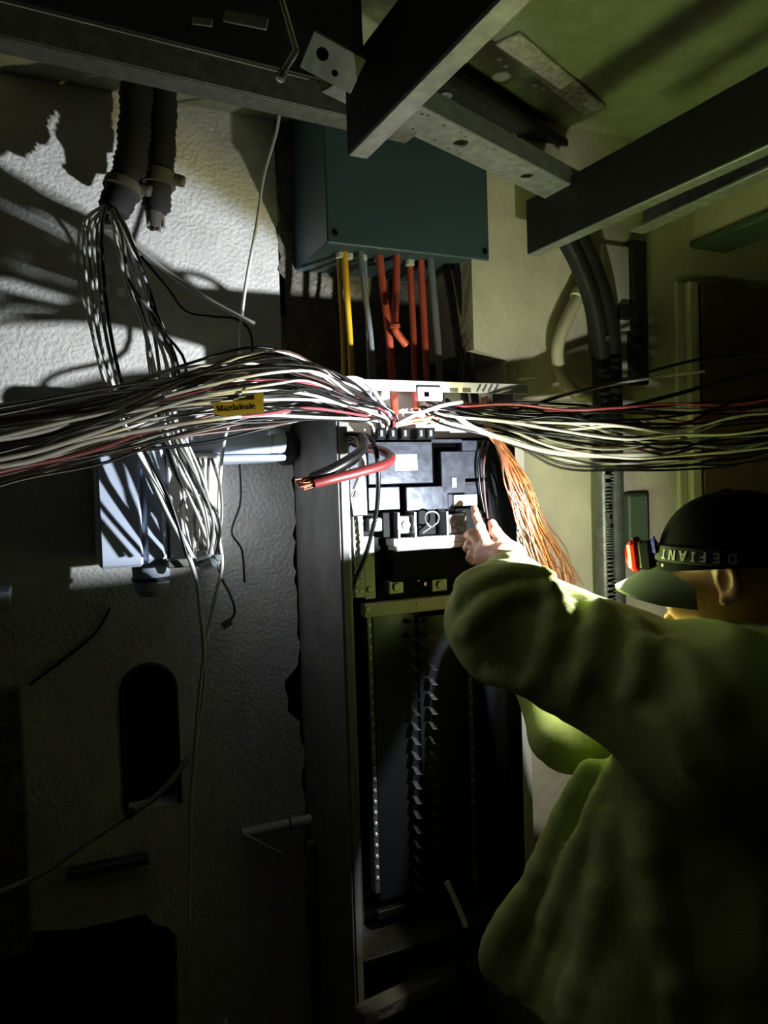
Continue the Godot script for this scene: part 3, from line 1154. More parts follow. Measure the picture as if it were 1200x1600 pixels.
# ------------------------------------------------------------------ device and loose cables on the left wall
func left_wall_things() -> void:
	var z0 := WALL_Z
	var t := thing("wall_cabinet", "pale blue-white plastic cabinet with a seam on the plaster wall", "cabinet")
	var mb := MB.new()
	rect(mb, 158, 694, 262, 884, z0, z0 + 0.225, 0.008)
	obj("body", mb, M.device_white, t)
	mb = MB.new()
	rect(mb, 152, 692, 221, 888, z0 + 0.215, z0 + 0.242, 0.005)
	obj("front_cover", mb, M.device_white, t)
	mb = MB.new()
	rect(mb, 222, 694, 259, 880, z0 + 0.215, z0 + 0.240, 0.008)
	obj("side_cover", mb, M.device_white, t)
	t = thing("siren_dome", "rounded pale dome under the wall cabinet", "dome")
	mb = MB.new()
	var dc := on_z(236, 886, z0 + 0.17)
	mb.lathe(dc, Vector3.DOWN, [Vector2(0.034, -0.01), Vector2(0.036, 0.0), Vector2(0.035, 0.022), Vector2(0.031, 0.042), Vector2(0.022, 0.055), Vector2(0, 0.059)], 20)
	obj("shell", mb, M.device_white, t)
	mb = MB.new()
	mb.lathe(dc, Vector3.DOWN, [Vector2(0.0362, 0.018), Vector2(0.0372, 0.020), Vector2(0.0372, 0.024), Vector2(0.0355, 0.026)], 20)
	obj("band", mb, M.device_dark, t)
	# long rounded casing running right from the cabinet
	t = thing("tube_casing", "long white rounded casing lying level right of the wall cabinet", "casing")
	mb = MB.new()
	var ca := on_z(262, 690, z0 + 0.20)
	var cb := on_z(446, 679, z0 + 0.20)
	cb.y = ca.y
	var dd := (cb - ca).normalized()
	mb.lathe(ca, dd, [Vector2(0, 0), Vector2(0.026, 0), Vector2(0.028, 0.003), Vector2(0.028, (cb - ca).length() * 0.84), Vector2(0.027, (cb - ca).length() * 0.845)], 20)
	obj("barrel", mb, M.device_white, t)
	mb = MB.new()
	mb.lathe(ca + dd * (cb - ca).length() * 0.85, dd, [Vector2(0.0265, 0), Vector2(0.026, 0.02), Vector2(0.023, 0.03), Vector2(0, 0.032)], 20)
	obj("end_cap", mb, M.device_white, t)
	mb = MB.new()
	mb.lathe(ca + dd * 0.035, dd, [Vector2(0.027, 0), Vector2(0.0288, 0.001), Vector2(0.0288, 0.003), Vector2(0.027, 0.004)], 20)
	obj("seam_ring", mb, M.device_dark, t)
	mb = MB.new()
	mb.box((ca + cb) / 2 + Vector3(0, -0.034, -0.09), Vector3((cb - ca).length() * 0.95, 0.012, 0.22), 0.003)
	obj("base_rail", mb, M.device_white, t)
	mb = MB.new()
	var el := on_z(492, 690, -0.21)
	mb.box(Vector3(0.512, ca.y - 0.006, z0 + 0.03), Vector3(0.06, 0.075, 0.06), 0.02)
	put("wall_bracket", mb, M.device_dark, "dark rounded bracket between the white casing and the panel pier", "bracket")
	# open junction box behind the loose wires
	t = thing("open_box", "shallow open white box behind the tangle of loose wires", "box")
	mb = MB.new()
	rect(mb, 264, 708, 344, 884, z0, z0 + 0.23, 0.002)
	obj("back_plate", mb, M.white_enamel, t)
	mb = MB.new()
	rect(mb, 262, 872, 334, 886, z0 + 0.20, z0 + 0.255, 0.002)
	obj("lower_lip", mb, M.zinc, t)
	for e in [[318, 866], [332, 872], [326, 882]]:
		mb = MB.new()
		mb.lathe(on_z(e[0], e[1], z0 + 0.262), Vector3(0.6, 0.3, 0.5), [Vector2(0, -0.018), Vector2(0.010, -0.016), Vector2(0.011, 0.012), Vector2(0.007, 0.018), Vector2(0, 0.018)], 8)
		put("wire_connector", mb, M.cable_grey, {318: "left upper", 332: "rightmost", 326: "lowest"}[e[0]] + " small grey wire connector at the foot of the loose tangle", "connector", "grey connectors at the tangle")
	# thick wrapped cable drops at the top left
	var drops := [
		[[[214, 90, -0.13], [212, 170, -0.13], [205, 250, -0.13], [190, 300, -0.125], [176, 332, -0.12]], 0.030, "thick dark wrapped cable drop that ends in the loose wire spray"],
		[[[256, 90, -0.16], [254, 200, -0.16], [250, 270, -0.16], [243, 334, -0.16]], 0.027, "thick dark ribbed cable drop with pale cut cores below"],
		[[[226, 90, -0.19], [226, 180, -0.19], [220, 262, -0.19]], 0.018, "thinner dark cable drop squeezed between the two thick ones"],
	]
	for d in drops:
		t = thing("cable_drop", d[2], "cable", "dark cable drops at the top left")
		mb = MB.new()
		var lp := path(d[0], 14)
		var rr := PackedFloat32Array()
		for i in lp.size():
			rr.append(d[1] * (1.0 + 0.05 * (1 if i % 2 else -1) + 0.05 * sin(i * 0.7)) * (0.8 if i > lp.size() - 4 else 1.0))
		mb.tube_r(lp, rr, 12)
		obj("jacket", mb, M.cable_wrap, t)
		if d[1] > 0.02:
			mb = MB.new()
			var m2 := lp.size() * 2 / 3
			mb.tube(PackedVector3Array([lp[m2], lp[m2 + 4]]), d[1] * 1.22, 12)
			mb.disc(lp[m2 + 2] + Vector3(d[1] * 1.1, 0, 0.01), Vector3(1, -0.3, 0.3), 0.012, 0.018, 8)
			obj("clamp", mb, M.fitting, t)
			mb = MB.new()
			mb.tube(PackedVector3Array([lp[-1] + Vector3(0, 0.01, 0), lp[-1] + (lp[-1] - lp[-3]).normalized() * 0.03]), d[1] * 0.75, 10, d[1] * 0.5)
			obj("throat", mb, M.fitting, t)
	for k in 5:
		mb = MB.new()
		var sx := 234.0 + k * 5.0
		mb.tube(path([[sx, 326, -0.16], [sx - 1 + k * 0.5, 345, -0.155], [sx - 3 + k, 352 + (k * 7) % 12, -0.15]], 4), 0.0042, 6)
		put("cut_core", mb, M.wire_grey if k != 1 else M.wire_black, "%s short cut core from the left poking out of the ribbed cable drop" % nth(k + 1), "wire", "cut cores of the ribbed cable drop")


# ------------------------------------------------------------------ wires
func wire(pts: PackedVector3Array, r: float, m: String, label: String, group: String, sides := 6) -> void:
	var mb := MB.new()
	mb.tube(pts, r, sides)
	put("bare_copper_wire" if m == "copper" else "wire", mb, M[m], label, "wire", group)

func nth(i: int) -> String:
	var units := ["", "first", "second", "third", "fourth", "fifth", "sixth", "seventh", "eighth", "ninth", "tenth", "eleventh", "twelfth", "thirteenth", "fourteenth", "fifteenth", "sixteenth", "seventeenth", "eighteenth", "nineteenth"]
	if i < 20:
		return units[i]
	var tens := {2: ["twentieth", "twenty"], 3: ["thirtieth", "thirty"], 4: ["fortieth", "forty"], 5: ["fiftieth", "fifty"]}
	var tn: Array = tens[i / 10]
	return tn[0] if i % 10 == 0 else tn[1] + "-" + units[i % 10]

# wires gathered in a list, sorted by the pixel value at one waypoint and named by that order within their colour
func lay(list: Array, word: Dictionary, phrase: String, group: String, sides := 6) -> void:
	list.sort_custom(func(a, b): return a.key < b.key)
	var count := {}
	for w in list:
		count[w.m] = count.get(w.m, 0) + 1
		wire(path(w.p, 5), w.r, w.m, phrase % [nth(count[w.m]), word[w.m]], group % word[w.m] if group.contains("%s") else group, sides)

func wires() -> void:
	rng.seed = 90
	var words := {"wire_white": "white", "wire_black": "black", "wire_red": "red", "wire_grey": "grey", "wire_brown": "brown", "copper": "bare copper"}
	# left bundle: rises from the panel top, arches and sweeps out of the left edge
	var list := []
	var n := 50
	for i in n:
		var t := float(i) / (n - 1)
		var j := func(a: float) -> float: return rng.randf_range(-a, a)
		var m := "wire_white"
		var u := rng.randf()
		if u < 0.44:
			m = "wire_black"
		elif u < 0.50:
			m = "wire_red"
		elif u < 0.62:
			m = "wire_grey"
		elif u < 0.74:
			m = "wire_brown"
		var s := rng.randf()
		var z := rng.randf_range(-0.03, 0.05)
		var zz := rng.randf_range(0.25, 1.0)
		var sx: float = 612.0 + j.call(14.0) - t * 25.0
		var pts := [
			[sx, 672 + j.call(6.0), -0.05],
			[sx - 8 + j.call(6.0), lerpf(640, 656, t) + j.call(6.0), -0.01 + z * 0.3],
			[555 + j.call(14.0), lerpf(608, 656, t) + j.call(7.0), 0.02 + zz * 0.05],
			[495 + j.call(14.0), lerpf(568, 655, t) + j.call(8.0), 0.03 + zz * 0.11],
			[420 + j.call(16.0), lerpf(548, 662, t) + j.call(9.0), 0.04 + zz * 0.20],
			[290 + j.call(20.0), lerpf(568, 682, t * 0.8 + s * 0.2) + j.call(9.0), 0.10 + zz * 0.24],
			[150 + j.call(20.0), lerpf(598, 728, t * 0.55 + s * 0.45) + j.call(8.0), 0.22 + zz * 0.28],
			[20 + j.call(20.0), lerpf(622, 765, t * 0.5 + s * 0.5) + j.call(8.0), 0.33 + zz * 0.29],
			[-140, lerpf(640, 810, t * 0.5 + s * 0.5) + j.call(10.0), 0.43 + zz * 0.27]]
		list.append({"key": pts[7][1], "p": pts, "r": rng.randf_range(0.0022, 0.0029), "m": m})
	lay(list, words, "%s %s wire from the top where the left bundle leaves the frame", "%s wires of the left bundle")
	list = []
	# a few that stand apart on the left
	wire(path([[560, 655, 0.02], [500, 652, 0.06], [420, 668, 0.08], [330, 690, 0.09], [230, 702, 0.1], [150, 712, 0.11], [60, 732, 0.12], [-120, 765, 0.15]], 6), 0.0036, "wire_black", "lowest black wire passing in front of the white casing and cabinet", "")
	wire(path([[610, 650, 0.0], [575, 600, 0.03], [540, 590, 0.04], [500, 612, 0.05], [460, 632, 0.05], [400, 640, 0.06], [330, 668, 0.07]], 6), 0.0036, "wire_white", "white wire looping over the panel's left top corner", "")
	wire(path([[425, 658, 0.1], [400, 655, 0.1], [370, 652, 0.1], [330, 654, 0.1], [255, 668, 0.1]], 6), 0.0045, "wire_white", "short bright white wire just below the yellow tag", "")
	# right bundle
	n = 32
	for i in n:
		var t := float(i) / (n - 1)
		var j := func(a: float) -> float: return rng.randf_range(-a, a)
		var m := "wire_white"
		var u := rng.randf()
		if u < 0.42:
			m = "wire_black"
		elif u < 0.52:
			m = "wire_red"
		elif u < 0.62:
			m = "wire_grey"
		elif u < 0.70:
			m = "wire_brown"
		var z := rng.randf_range(-0.02, 0.04)
		var s := rng.randf()
		var sx: float = 690.0 + j.call(34.0)
		var pts := [
			[sx, lerpf(622, 640, s), -0.05],
			[sx + 30 + j.call(8.0), lerpf(632, 662, t) + j.call(7.0), 0.0 + z * 0.4],
			[800 + j.call(12.0), lerpf(632, 696, t) + j.call(7.0), 0.05 + z * 0.6],
			[880 + j.call(14.0), lerpf(634, 724, t) + j.call(7.0), 0.09 + z],
			[965 + j.call(14.0), lerpf(632, 738, t) + j.call(7.0), 0.13 + z],
			[1060 + j.call(14.0), lerpf(630, 742, t * 0.8 + s * 0.2) + j.call(9.0), 0.13 + z],
			[1170, lerpf(610, 735, t * 0.6 + s * 0.4) + j.call(14.0), 0.15 + z],
			[1320, lerpf(600, 700, t * 0.6 + s * 0.4) + j.call(20.0), 0.18 + z]]
		list.append({"key": pts[6][1], "p": pts, "r": rng.randf_range(0.0025, 0.0032), "m": m})
	lay(list, words, "%s %s wire from the top where the right bundle crosses the door edge", "%s wires of the right bundle")
	list = []
	wire(path([[765, 628, 0.01], [785, 642, 0.03], [815, 638, 0.05], [880, 618, 0.08], [950, 600, 0.1], [1040, 574, 0.12], [1120, 558, 0.13], [1320, 540, 0.15]], 6), 0.0038, "wire_black", "topmost black wire rising away to the right above the bundle", "")
	wire(path([[770, 640, 0.01], [810, 645, 0.04], [860, 622, 0.06], [930, 606, 0.085], [1010, 592, 0.1], [1100, 580, 0.11]], 6), 0.0034, "wire_white", "pale wire running just beneath the topmost black wire", "")
	wire(path([[730, 640, 0.01], [800, 668, 0.06], [880, 660, 0.09], [960, 640, 0.11], [1060, 615, 0.13], [1200, 575, 0.15], [1320, 545, 0.17]], 6), 0.0052, "wire_black", "thick black cable climbing rightward across the right bundle", "")
	wire(path([[700, 640, 0.0], [740, 668, 0.05], [800, 690, 0.09], [860, 706, 0.11], [930, 712, 0.12], [1000, 710, 0.13], [1060, 700, 0.13]], 6), 0.0056, "wire_white", "thick bright white wire along the bottom of the right bundle", "")
	wire(path([[900, 650, 0.12], [950, 676, 0.13], [1000, 692, 0.13], [1050, 700, 0.13]], 6), 0.004, "wire_white", "white wire slanting down through the middle of the right bundle", "")
	wire(path([[1000, 655, 0.13], [1040, 672, 0.14], [1100, 694, 0.15], [1180, 702, 0.16], [1320, 690, 0.18]], 6), 0.0034, "wire_grey", "grey wire dipping past the door edge at the right", "")
	# bare copper: crosses the panel top, then hangs in a fan on the right
	n = 36
	for i in n:
		var t := float(i) / (n - 1)
		var j := func(a: float) -> float: return rng.randf_range(-a, a)
		var fan := pow(t, 0.9)
		var z := rng.randf_range(-0.01, 0.03)
		var pts := [
			[650 + j.call(25.0), 658 + j.call(6.0), -0.045],
			[705 + j.call(15.0), 652 + j.call(8.0), -0.02],
			[752 + j.call(8.0), 664 + j.call(8.0), 0.015 + z * 0.3],
			[778 + t * 14 + j.call(4.0), 702 + j.call(6.0), 0.03 + z * 0.5],
			[790 + fan * 36 + j.call(6.0), 756 + j.call(6.0), 0.035 + z],
			[808 + fan * 44 + j.call(8.0), 812 + j.call(8.0), 0.04 + z],
			[828 + fan * 54 + j.call(9.0), 866 + j.call(10.0), 0.045 + z],
			[846 + fan * 60 + j.call(6.0), 918 + j.call(12.0), 0.05 + z]]
		list.append({"key": pts[7][0], "p": pts, "r": 0.0015, "m": "copper"})
	lay(list, words, "%s %s wire from the left at the foot of the hanging fan", "bare copper wires right of the panel", 5)
	list = []
	for i in 10:
		var j := func(a: float) -> float: return rng.randf_range(-a, a)
		wire(path([[622 + j.call(6.0), 664 + j.call(3.0), -0.03], [665 + j.call(8.0), 656 + j.call(6.0), -0.02], [710, 650 + j.call(7.0), -0.01], [748 + j.call(8.0), 642 + j.call(8.0), -0.01], [760 + j.call(10.0), 622 + j.call(6.0), -0.03]], 5), 0.0014, "copper", "thin bare copper wire crossing the white panel top", "bare copper wires across the panel top", 5)
	wire(path([[622, 662, 0.0], [650, 648, 0.01], [690, 634, 0.015], [722, 628, 0.015]], 6), 0.0045, "wire_white", "single white wire slanting across the middle of the panel top", "")
	# loose spray from the wrapped drop: down behind the left bundle to the tangle
	for i in 20:
		var j := func(a: float) -> float: return rng.randf_range(-a, a)
		var t := float(i) / 19.0
		var m := "wire_white" if rng.randf() < 0.45 else ("wire_grey" if rng.randf() < 0.5 else "wire_black")
		var z := 0.0 + rng.randf_range(-0.03, 0.05)
		var pts
		if i < 6:
			pts = [[168 + j.call(6.0), 318, -0.12], [128 + t * 120, 350 + j.call(8.0), z], [122 + t * 150 + j.call(8.0), 440, z], [138 + t * 140 + j.call(6.0), 520, z], [162 + t * 130 + j.call(6.0), 600, z], [205 + t * 70 + j.call(8.0), 690, z], [250 + t * 30 + j.call(8.0), 780, z], [296 + j.call(6.0), 870, z - 0.02]]
		else:
			pts = [[176 + j.call(5.0), 322, -0.12], [168 + t * 34 + j.call(5.0), 370, z], [176 + t * 56 + j.call(9.0), 440, z], [196 + t * 62 + j.call(11.0), 500, z], [220 + t * 66 + j.call(12.0), 570, z], [240 + t * 40 + j.call(10.0), 660, z], [270 + t * 40 + j.call(14.0), 740, z], [306 + t * 30 + j.call(12.0), 810, z], [318 + t * 22 + j.call(6.0), 866, z - 0.02]]
		list.append({"key": pts[3][0], "p": pts, "r": rng.randf_range(0.0026, 0.0034), "m": m})
	lay(list, words, "%s %s loose wire from the left in the spray hanging from the cable drop", "%s loose wires of the hanging spray")
	# tangle strands in front of the open box
	for i in 9:
		var j := func(a: float) -> float: return rng.randf_range(-a, a)
		wire(path([[276 + i * 7.0 + j.call(4.0), 716, -0.03], [286 + i * 6 + j.call(12.0), 760, -0.01], [278 + i * 7 + j.call(14.0), 815, -0.01], [300 + i * 4.0 + j.call(8.0), 872, -0.02]], 6), 0.003, "wire_grey" if i % 3 else "wire_white", "%s %s short strand from the left in front of the open white box" % [nth(i - i / 3 if i % 3 else i / 3 + 1), "grey" if i % 3 else "white"], ("grey" if i % 3 else "white") + " strands at the open box")
	wire(path([[172, 340, -0.1], [200, 372, -0.08], [240, 408, -0.06], [300, 452, -0.04], [350, 482, -0.03], [398, 506, -0.02]], 6), 0.0048, "wire_white", "stiff white wire slanting down right from the cable drop to a bare end", "")
	wire(path([[220, 400, -0.12], [262, 450, -0.12], [290, 486, -0.11], [330, 494, -0.1], [368, 498, -0.09], [390, 518, -0.08], [395, 552, -0.06]], 6), 0.003, "wire_black", "thin black wire bending right below the stiff white wire", "")
	wire(path([[440, 150, -0.12], [432, 205, -0.12], [412, 275, -0.11], [402, 345, -0.1], [384, 445, -0.09], [376, 520, -0.08], [374, 620, -0.08], [352, 680, -0.02], [343, 760, -0.02], [341, 830, -0.02], [347, 880, -0.03], [338, 925, -0.05], [322, 1000, -0.09], [308, 1120, -0.15], [298, 1300, -0.2], [292, 1640, -0.2]], 6), 0.0036, "wire_white", "long pale cable hanging straight down beside the tangle to the floor", "")
	wire(path([[200, 672, 0.03], [222, 715, 0.02], [256, 790, 0.01], [290, 858, 0.0], [306, 905, -0.02], [312, 950, -0.05], [318, 1010, -0.09], [318, 1080, -0.16], [304, 1180, -0.18], [296, 1290, -0.19]], 6), 0.0042, "wire_white", "thick pale cable crossing the wall cabinet diagonally", "")
	wire(path([[338, 868, -0.03], [345, 900, -0.04], [360, 930, -0.07], [367, 955, -0.1], [358, 972, -0.12]], 6), 0.0028, "wire_grey", "short grey wire ending in a small paper tag", "")
	wire(path([[372, 700, -0.25], [376, 780, -0.25], [362, 830, -0.25], [378, 860, -0.25], [382, 910, -0.26]], 6), 0.0024, "wire_black", "thin dark wire lying on the plaster right of the tangle", "")
	var mb := MB.new()
	var tgp := on_z(354, 975, -0.12)
	mb.box(tgp, Vector3(0.022, 0.016, 0.001), 0.0, Basis.from_euler(Vector3(0, 0, 0.5)))
	var tg := thing("paper_tag", "small paper tag hanging on the short grey wire", "tag")
	obj("card", mb, M.wire_grey, tg)
	mb = MB.new()
	for k in 3:
		mb.box(tgp + Vector3(-0.005 + k * 0.005, -0.001 + k * 0.0024, 0.0008), Vector3(0.003, 0.007, 0.0006), 0.0, Basis.from_euler(Vector3(0, 0, 0.5)))
	obj("print", mb, M.ink, tg)
	# yellow written flag on the left bundle
	var yt := thing("wire_flag", "yellow wire flag with a handwritten name on the left bundle", "tag")
	var zf := 0.29
	mb = MB.new()
	var ya := on_z(334, 640, zf)
	var yb := on_z(412, 634, zf)
	var ydir := (yb - ya).normalized()
	var YB := Basis(ydir, Vector3(0, 0, 1).cross(ydir).normalized(), Vector3(0, 0, 1))
	mb.box((ya + yb) / 2, Vector3(ya.distance_to(yb), 0.021, 0.0012), 0.0, YB)
	obj("flag", mb, M.tag_yellow, yt)
	mb = MB.new()
	var fa := on_z(360, 625, zf - 0.004)
	var fb := on_z(412, 622, zf - 0.004)
	mb.prism(PackedVector2Array([Vector2(fa.x, fa.y - 0.006), Vector2(fb.x, fb.y - 0.008), Vector2(fb.x, fb.y + 0.010), Vector2(fa.x, fa.y - 0.002)]), zf - 0.005, zf - 0.004)
	obj("flag_fold", mb, M.tag_yellow, yt)
	var tx := TextMesh.new()
	tx.text = "Mazdaleale"
	var fnt := SystemFont.new()
	fnt.font_names = PackedStringArray(["Droid Sans"])
	fnt.font_italic = true
	tx.font = fnt
	tx.font_size = 32
	tx.pixel_size = 0.0115 / 32.0
	tx.depth = 0.0004
	var to := MeshInstance3D.new()
	to.name = "handwriting"
	to.mesh = tx
	to.material_override = M.ink
	to.transform = Transform3D(YB, (ya + yb) / 2 + Vector3(-0.004, 0.0, 0.0008))
	yt.add_child(to, true)
	# feeder cables: two black, one red, cut ends pointing left
	var feeds := [
		["wire_black", [[560, 690, -0.03], [566, 684, 0.02], [568, 700, 0.06], [545, 718, 0.09], [515, 735, 0.1], [484, 748, 0.1]], 0.0095, "thick black feeder cable bent out of the panel with a bare cut end"],
		["feeder_red", [[575, 700, -0.03], [600, 706, 0.03], [611, 715, 0.06], [600, 726, 0.08], [560, 738, 0.1], [520, 748, 0.11], [490, 756, 0.11]], 0.0095, "thick red taped feeder cable bent out of the panel with a bare cut end"],
		["wire_black", [[548, 682, -0.04], [562, 690, 0.0], [560, 712, 0.05], [535, 730, 0.075], [500, 744, 0.085]], 0.008, "second black feeder cable lying behind the first one"]]
	for f in feeds:
		var t := thing("feeder_cable", f[3], "cable", "thick feeder cables left of the shield")
		mb = MB.new()
		var lp := path(f[1], 8)
		mb.tube(lp, f[2], 12)
		obj("insulation", mb, M[f[0]], t)
		mb = MB.new()
		var e := lp[-1]
		var d := (lp[-1] - lp[-3]).normalized()
		var a := d.cross(Vector3.UP).normalized()
		var b := d.cross(a)
		for k in 9:
			var o: Vector3 = (a * cos(k * 2.4) + b * sin(k * 2.4)) * f[2] * 0.62 * sqrt(k / 8.0)
			mb.tube(PackedVector3Array([e + o - d * 0.004, e + o * 1.1 + d * 0.012, e + o * rng.randf_range(1.1, 1.9) + d * rng.randf_range(0.018, 0.028)]), 0.0016, 5)
		obj("strands", mb, M.copper, t)
		if f[0] == "feeder_red":
			mb = MB.new()
			mb.tube(PackedVector3Array([lp[14], lp[15], lp[16], lp[17]]), f[2] * 1.05, 12)
			obj("tape", mb, M.wire_black, t)
	var t2 := thing("neutral_cable", "pale stranded neutral cable with a frayed lower end inside the panel", "cable")
	mb = MB.new()
	var np := path([[562, 700, -0.03], [566, 720, -0.01], [564, 745, -0.005], [556, 766, -0.01]], 6)
	mb.tube(np, 0.0085, 10)
	obj("insulation", mb, M.wire_white, t2)
	mb = MB.new()
	for k in 10:
		var o := Vector3(cos(k * 2.4), 0, sin(k * 2.4)) * 0.0055 * sqrt(k / 9.0)
		mb.tube(PackedVector3Array([np[-1] + o, np[-1] + o * 1.5 + Vector3(-0.006, -0.016, 0)]), 0.0015, 5)
	obj("strands", mb, M.zinc, t2)
	wire(path([[540, 678, 0.0], [575, 682, 0.02], [586, 700, 0.03], [591, 740, 0.03], [588, 800, 0.0], [572, 865, -0.03], [556, 905, -0.04], [548, 938, -0.04]], 7), 0.0052, "wire_black", "black cable running down across the shield to the neutral bar", "")
	wire(path([[757, 690, -0.045], [748, 720, -0.045], [750, 760, -0.045], [757, 800, -0.05]], 6), 0.003, "wire_black", "thin black wire bowed along the right side of the shield", "")
	wire(path([[764, 690, -0.04], [756, 725, -0.04], [757, 770, -0.045], [762, 810, -0.05]], 6), 0.003, "wire_brown", "thin brown wire along the right side of the shield", "")


# ------------------------------------------------------------------ things low down
func lower_things() -> void:
	var t := thing("pipe_stub", "grey pipe stub with an elbow low on the plaster wall", "pipe")
	var mb := MB.new()
	var a := on_z(378, 1304, WALL_Z + 0.025)
	var b := on_z(508, 1284, WALL_Z + 0.025)
	b.y = a.y
	mb.tube(PackedVector3Array([a, b]), 0.0125, 12)
	obj("pipe", mb, M.strip_paint, t)
	mb = MB.new()
	mb.tube(smooth([b, b + Vector3(0.018, 0, 0), b + Vector3(0.026, -0.004, -0.01), b + Vector3(0.028, -0.006, -0.028)], 4), 0.016, 12)
	obj("elbow", mb, M.device_dark, t)
	mb = MB.new()
	mb.tube(PackedVector3Array([a.lerp(b, 0.55), a.lerp(b, 0.57)]), 0.0142, 12)
	obj("joint", mb, M.device_dark, t)
	wire(path([[384, 1304, -0.22], [410, 1318, -0.2], [440, 1334, -0.2], [456, 1352, -0.22]], 5), 0.002, "wire_white", "thin pale wire curling from the pipe stub", "")
	wire(path([[292, 1185, -0.15], [272, 1215, -0.14], [240, 1248, -0.13], [200, 1274, -0.12], [130, 1320, -0.1], [60, 1368, -0.08], [-60, 1420, -0.06]], 7), 0.0058, "wire_grey", "thick grey cable sagging to the left edge below the niche", "")
	mb = MB.new()
	mb.lathe(on_z(204, 1271, -0.12), Vector3(0.8, 0.5, 0), [Vector2(0.006, -0.01), Vector2(0.009, -0.008), Vector2(0.009, 0.008), Vector2(0.006, 0.01)], 10)
	put("cable_tie", mb, M.wire_black, "dark tie around the thick sagging grey cable", "tie")
	mb = MB.new()
	bar(mb, on_z(105, 1366, WALL_Z + 0.02), on_z(232, 1340, WALL_Z + 0.02), 0.03, 0.02, 0.004)
	put("conduit_stub", mb, M.device_dark, "dark low conduit stub above the black opening", "conduit")
	mb = MB.new()
	rect(mb, -30, 1080, 42, 1500, WALL_Z, WALL_Z + 0.04, 0.004)
	put("panel_board", mb, M.cavity, "tall plain board at the lower left edge of the wall", "board")
	mb = MB.new()
	rect(mb, -20, 926, 16, 948, WALL_Z, WALL_Z + 0.13, 0.002)
	put("switch_plate", mb, M.device_white, "small pale plate catching light at the left edge", "plate")
	wire(path([[172, 950, WALL_Z + 0.006], [148, 990, WALL_Z + 0.006], [100, 1030, WALL_Z + 0.006], [46, 1070, WALL_Z + 0.006]], 5), 0.003, "wire_black", "thin dark cable slanting down the plaster left of the niche", "")
	# below the panel: sill boards and stray cable
	for e in [[560, 1590, 745, 1500, 0.05, "lower pale sill board under the panel bay"], [650, 1522, 745, 1492, -0.05, "short pale sill board behind the lower one"]]:
		mb = MB.new()
		var p := on_z(e[0], e[1], e[4])
		var q := on_z(e[2], e[3], e[4] - 0.12)
		bar(mb, p, q, 0.04, 0.03, 0.003)
		put("sill_board", mb, M.cavity, e[5], "board")
	t = thing("cable_end", "loose cable with a pale upper end standing below the panel", "cable")
	mb = MB.new()
	mb.tube(path([[698, 1378, -0.02], [714, 1412, -0.01], [728, 1448, 0.0]], 5), 0.0062, 8)
	obj("pale_end", mb, M.wire_white, t)
	mb = MB.new()
	mb.tube(path([[728, 1448, 0.0], [724, 1490, 0.01], [726, 1540, 0.02], [733, 1640, 0.02]], 5), 0.0064, 8)
	obj("jacket", mb, M.wire_black, t)
	for i in 5:
		wire(path([[640 + i * 14, 1470 + (i * 37) % 20, -0.06], [672 + i * 8, 1462 + (i * 23) % 26, -0.05], [700 + i * 6, 1478 + (i * 11) % 20, -0.04]], 5), 0.0028, "wire_black" if i % 2 else "wire_grey", "%s %s offcut of wire from the left in the bay below the panel" % [nth(i / 2 + 1), "black" if i % 2 else "grey"], ("black" if i % 2 else "grey") + " offcuts below the panel")


# ------------------------------------------------------------------ the person
func head_frame() -> Transform3D:
	var f := Vector3(-0.54, -0.10, -0.84).normalized()
	var x := f.cross(Vector3(0.03, 1, 0.0)).normalized()
	return Transform3D(Basis(x, x.cross(f), -f), far(1136, 894, 1.15))

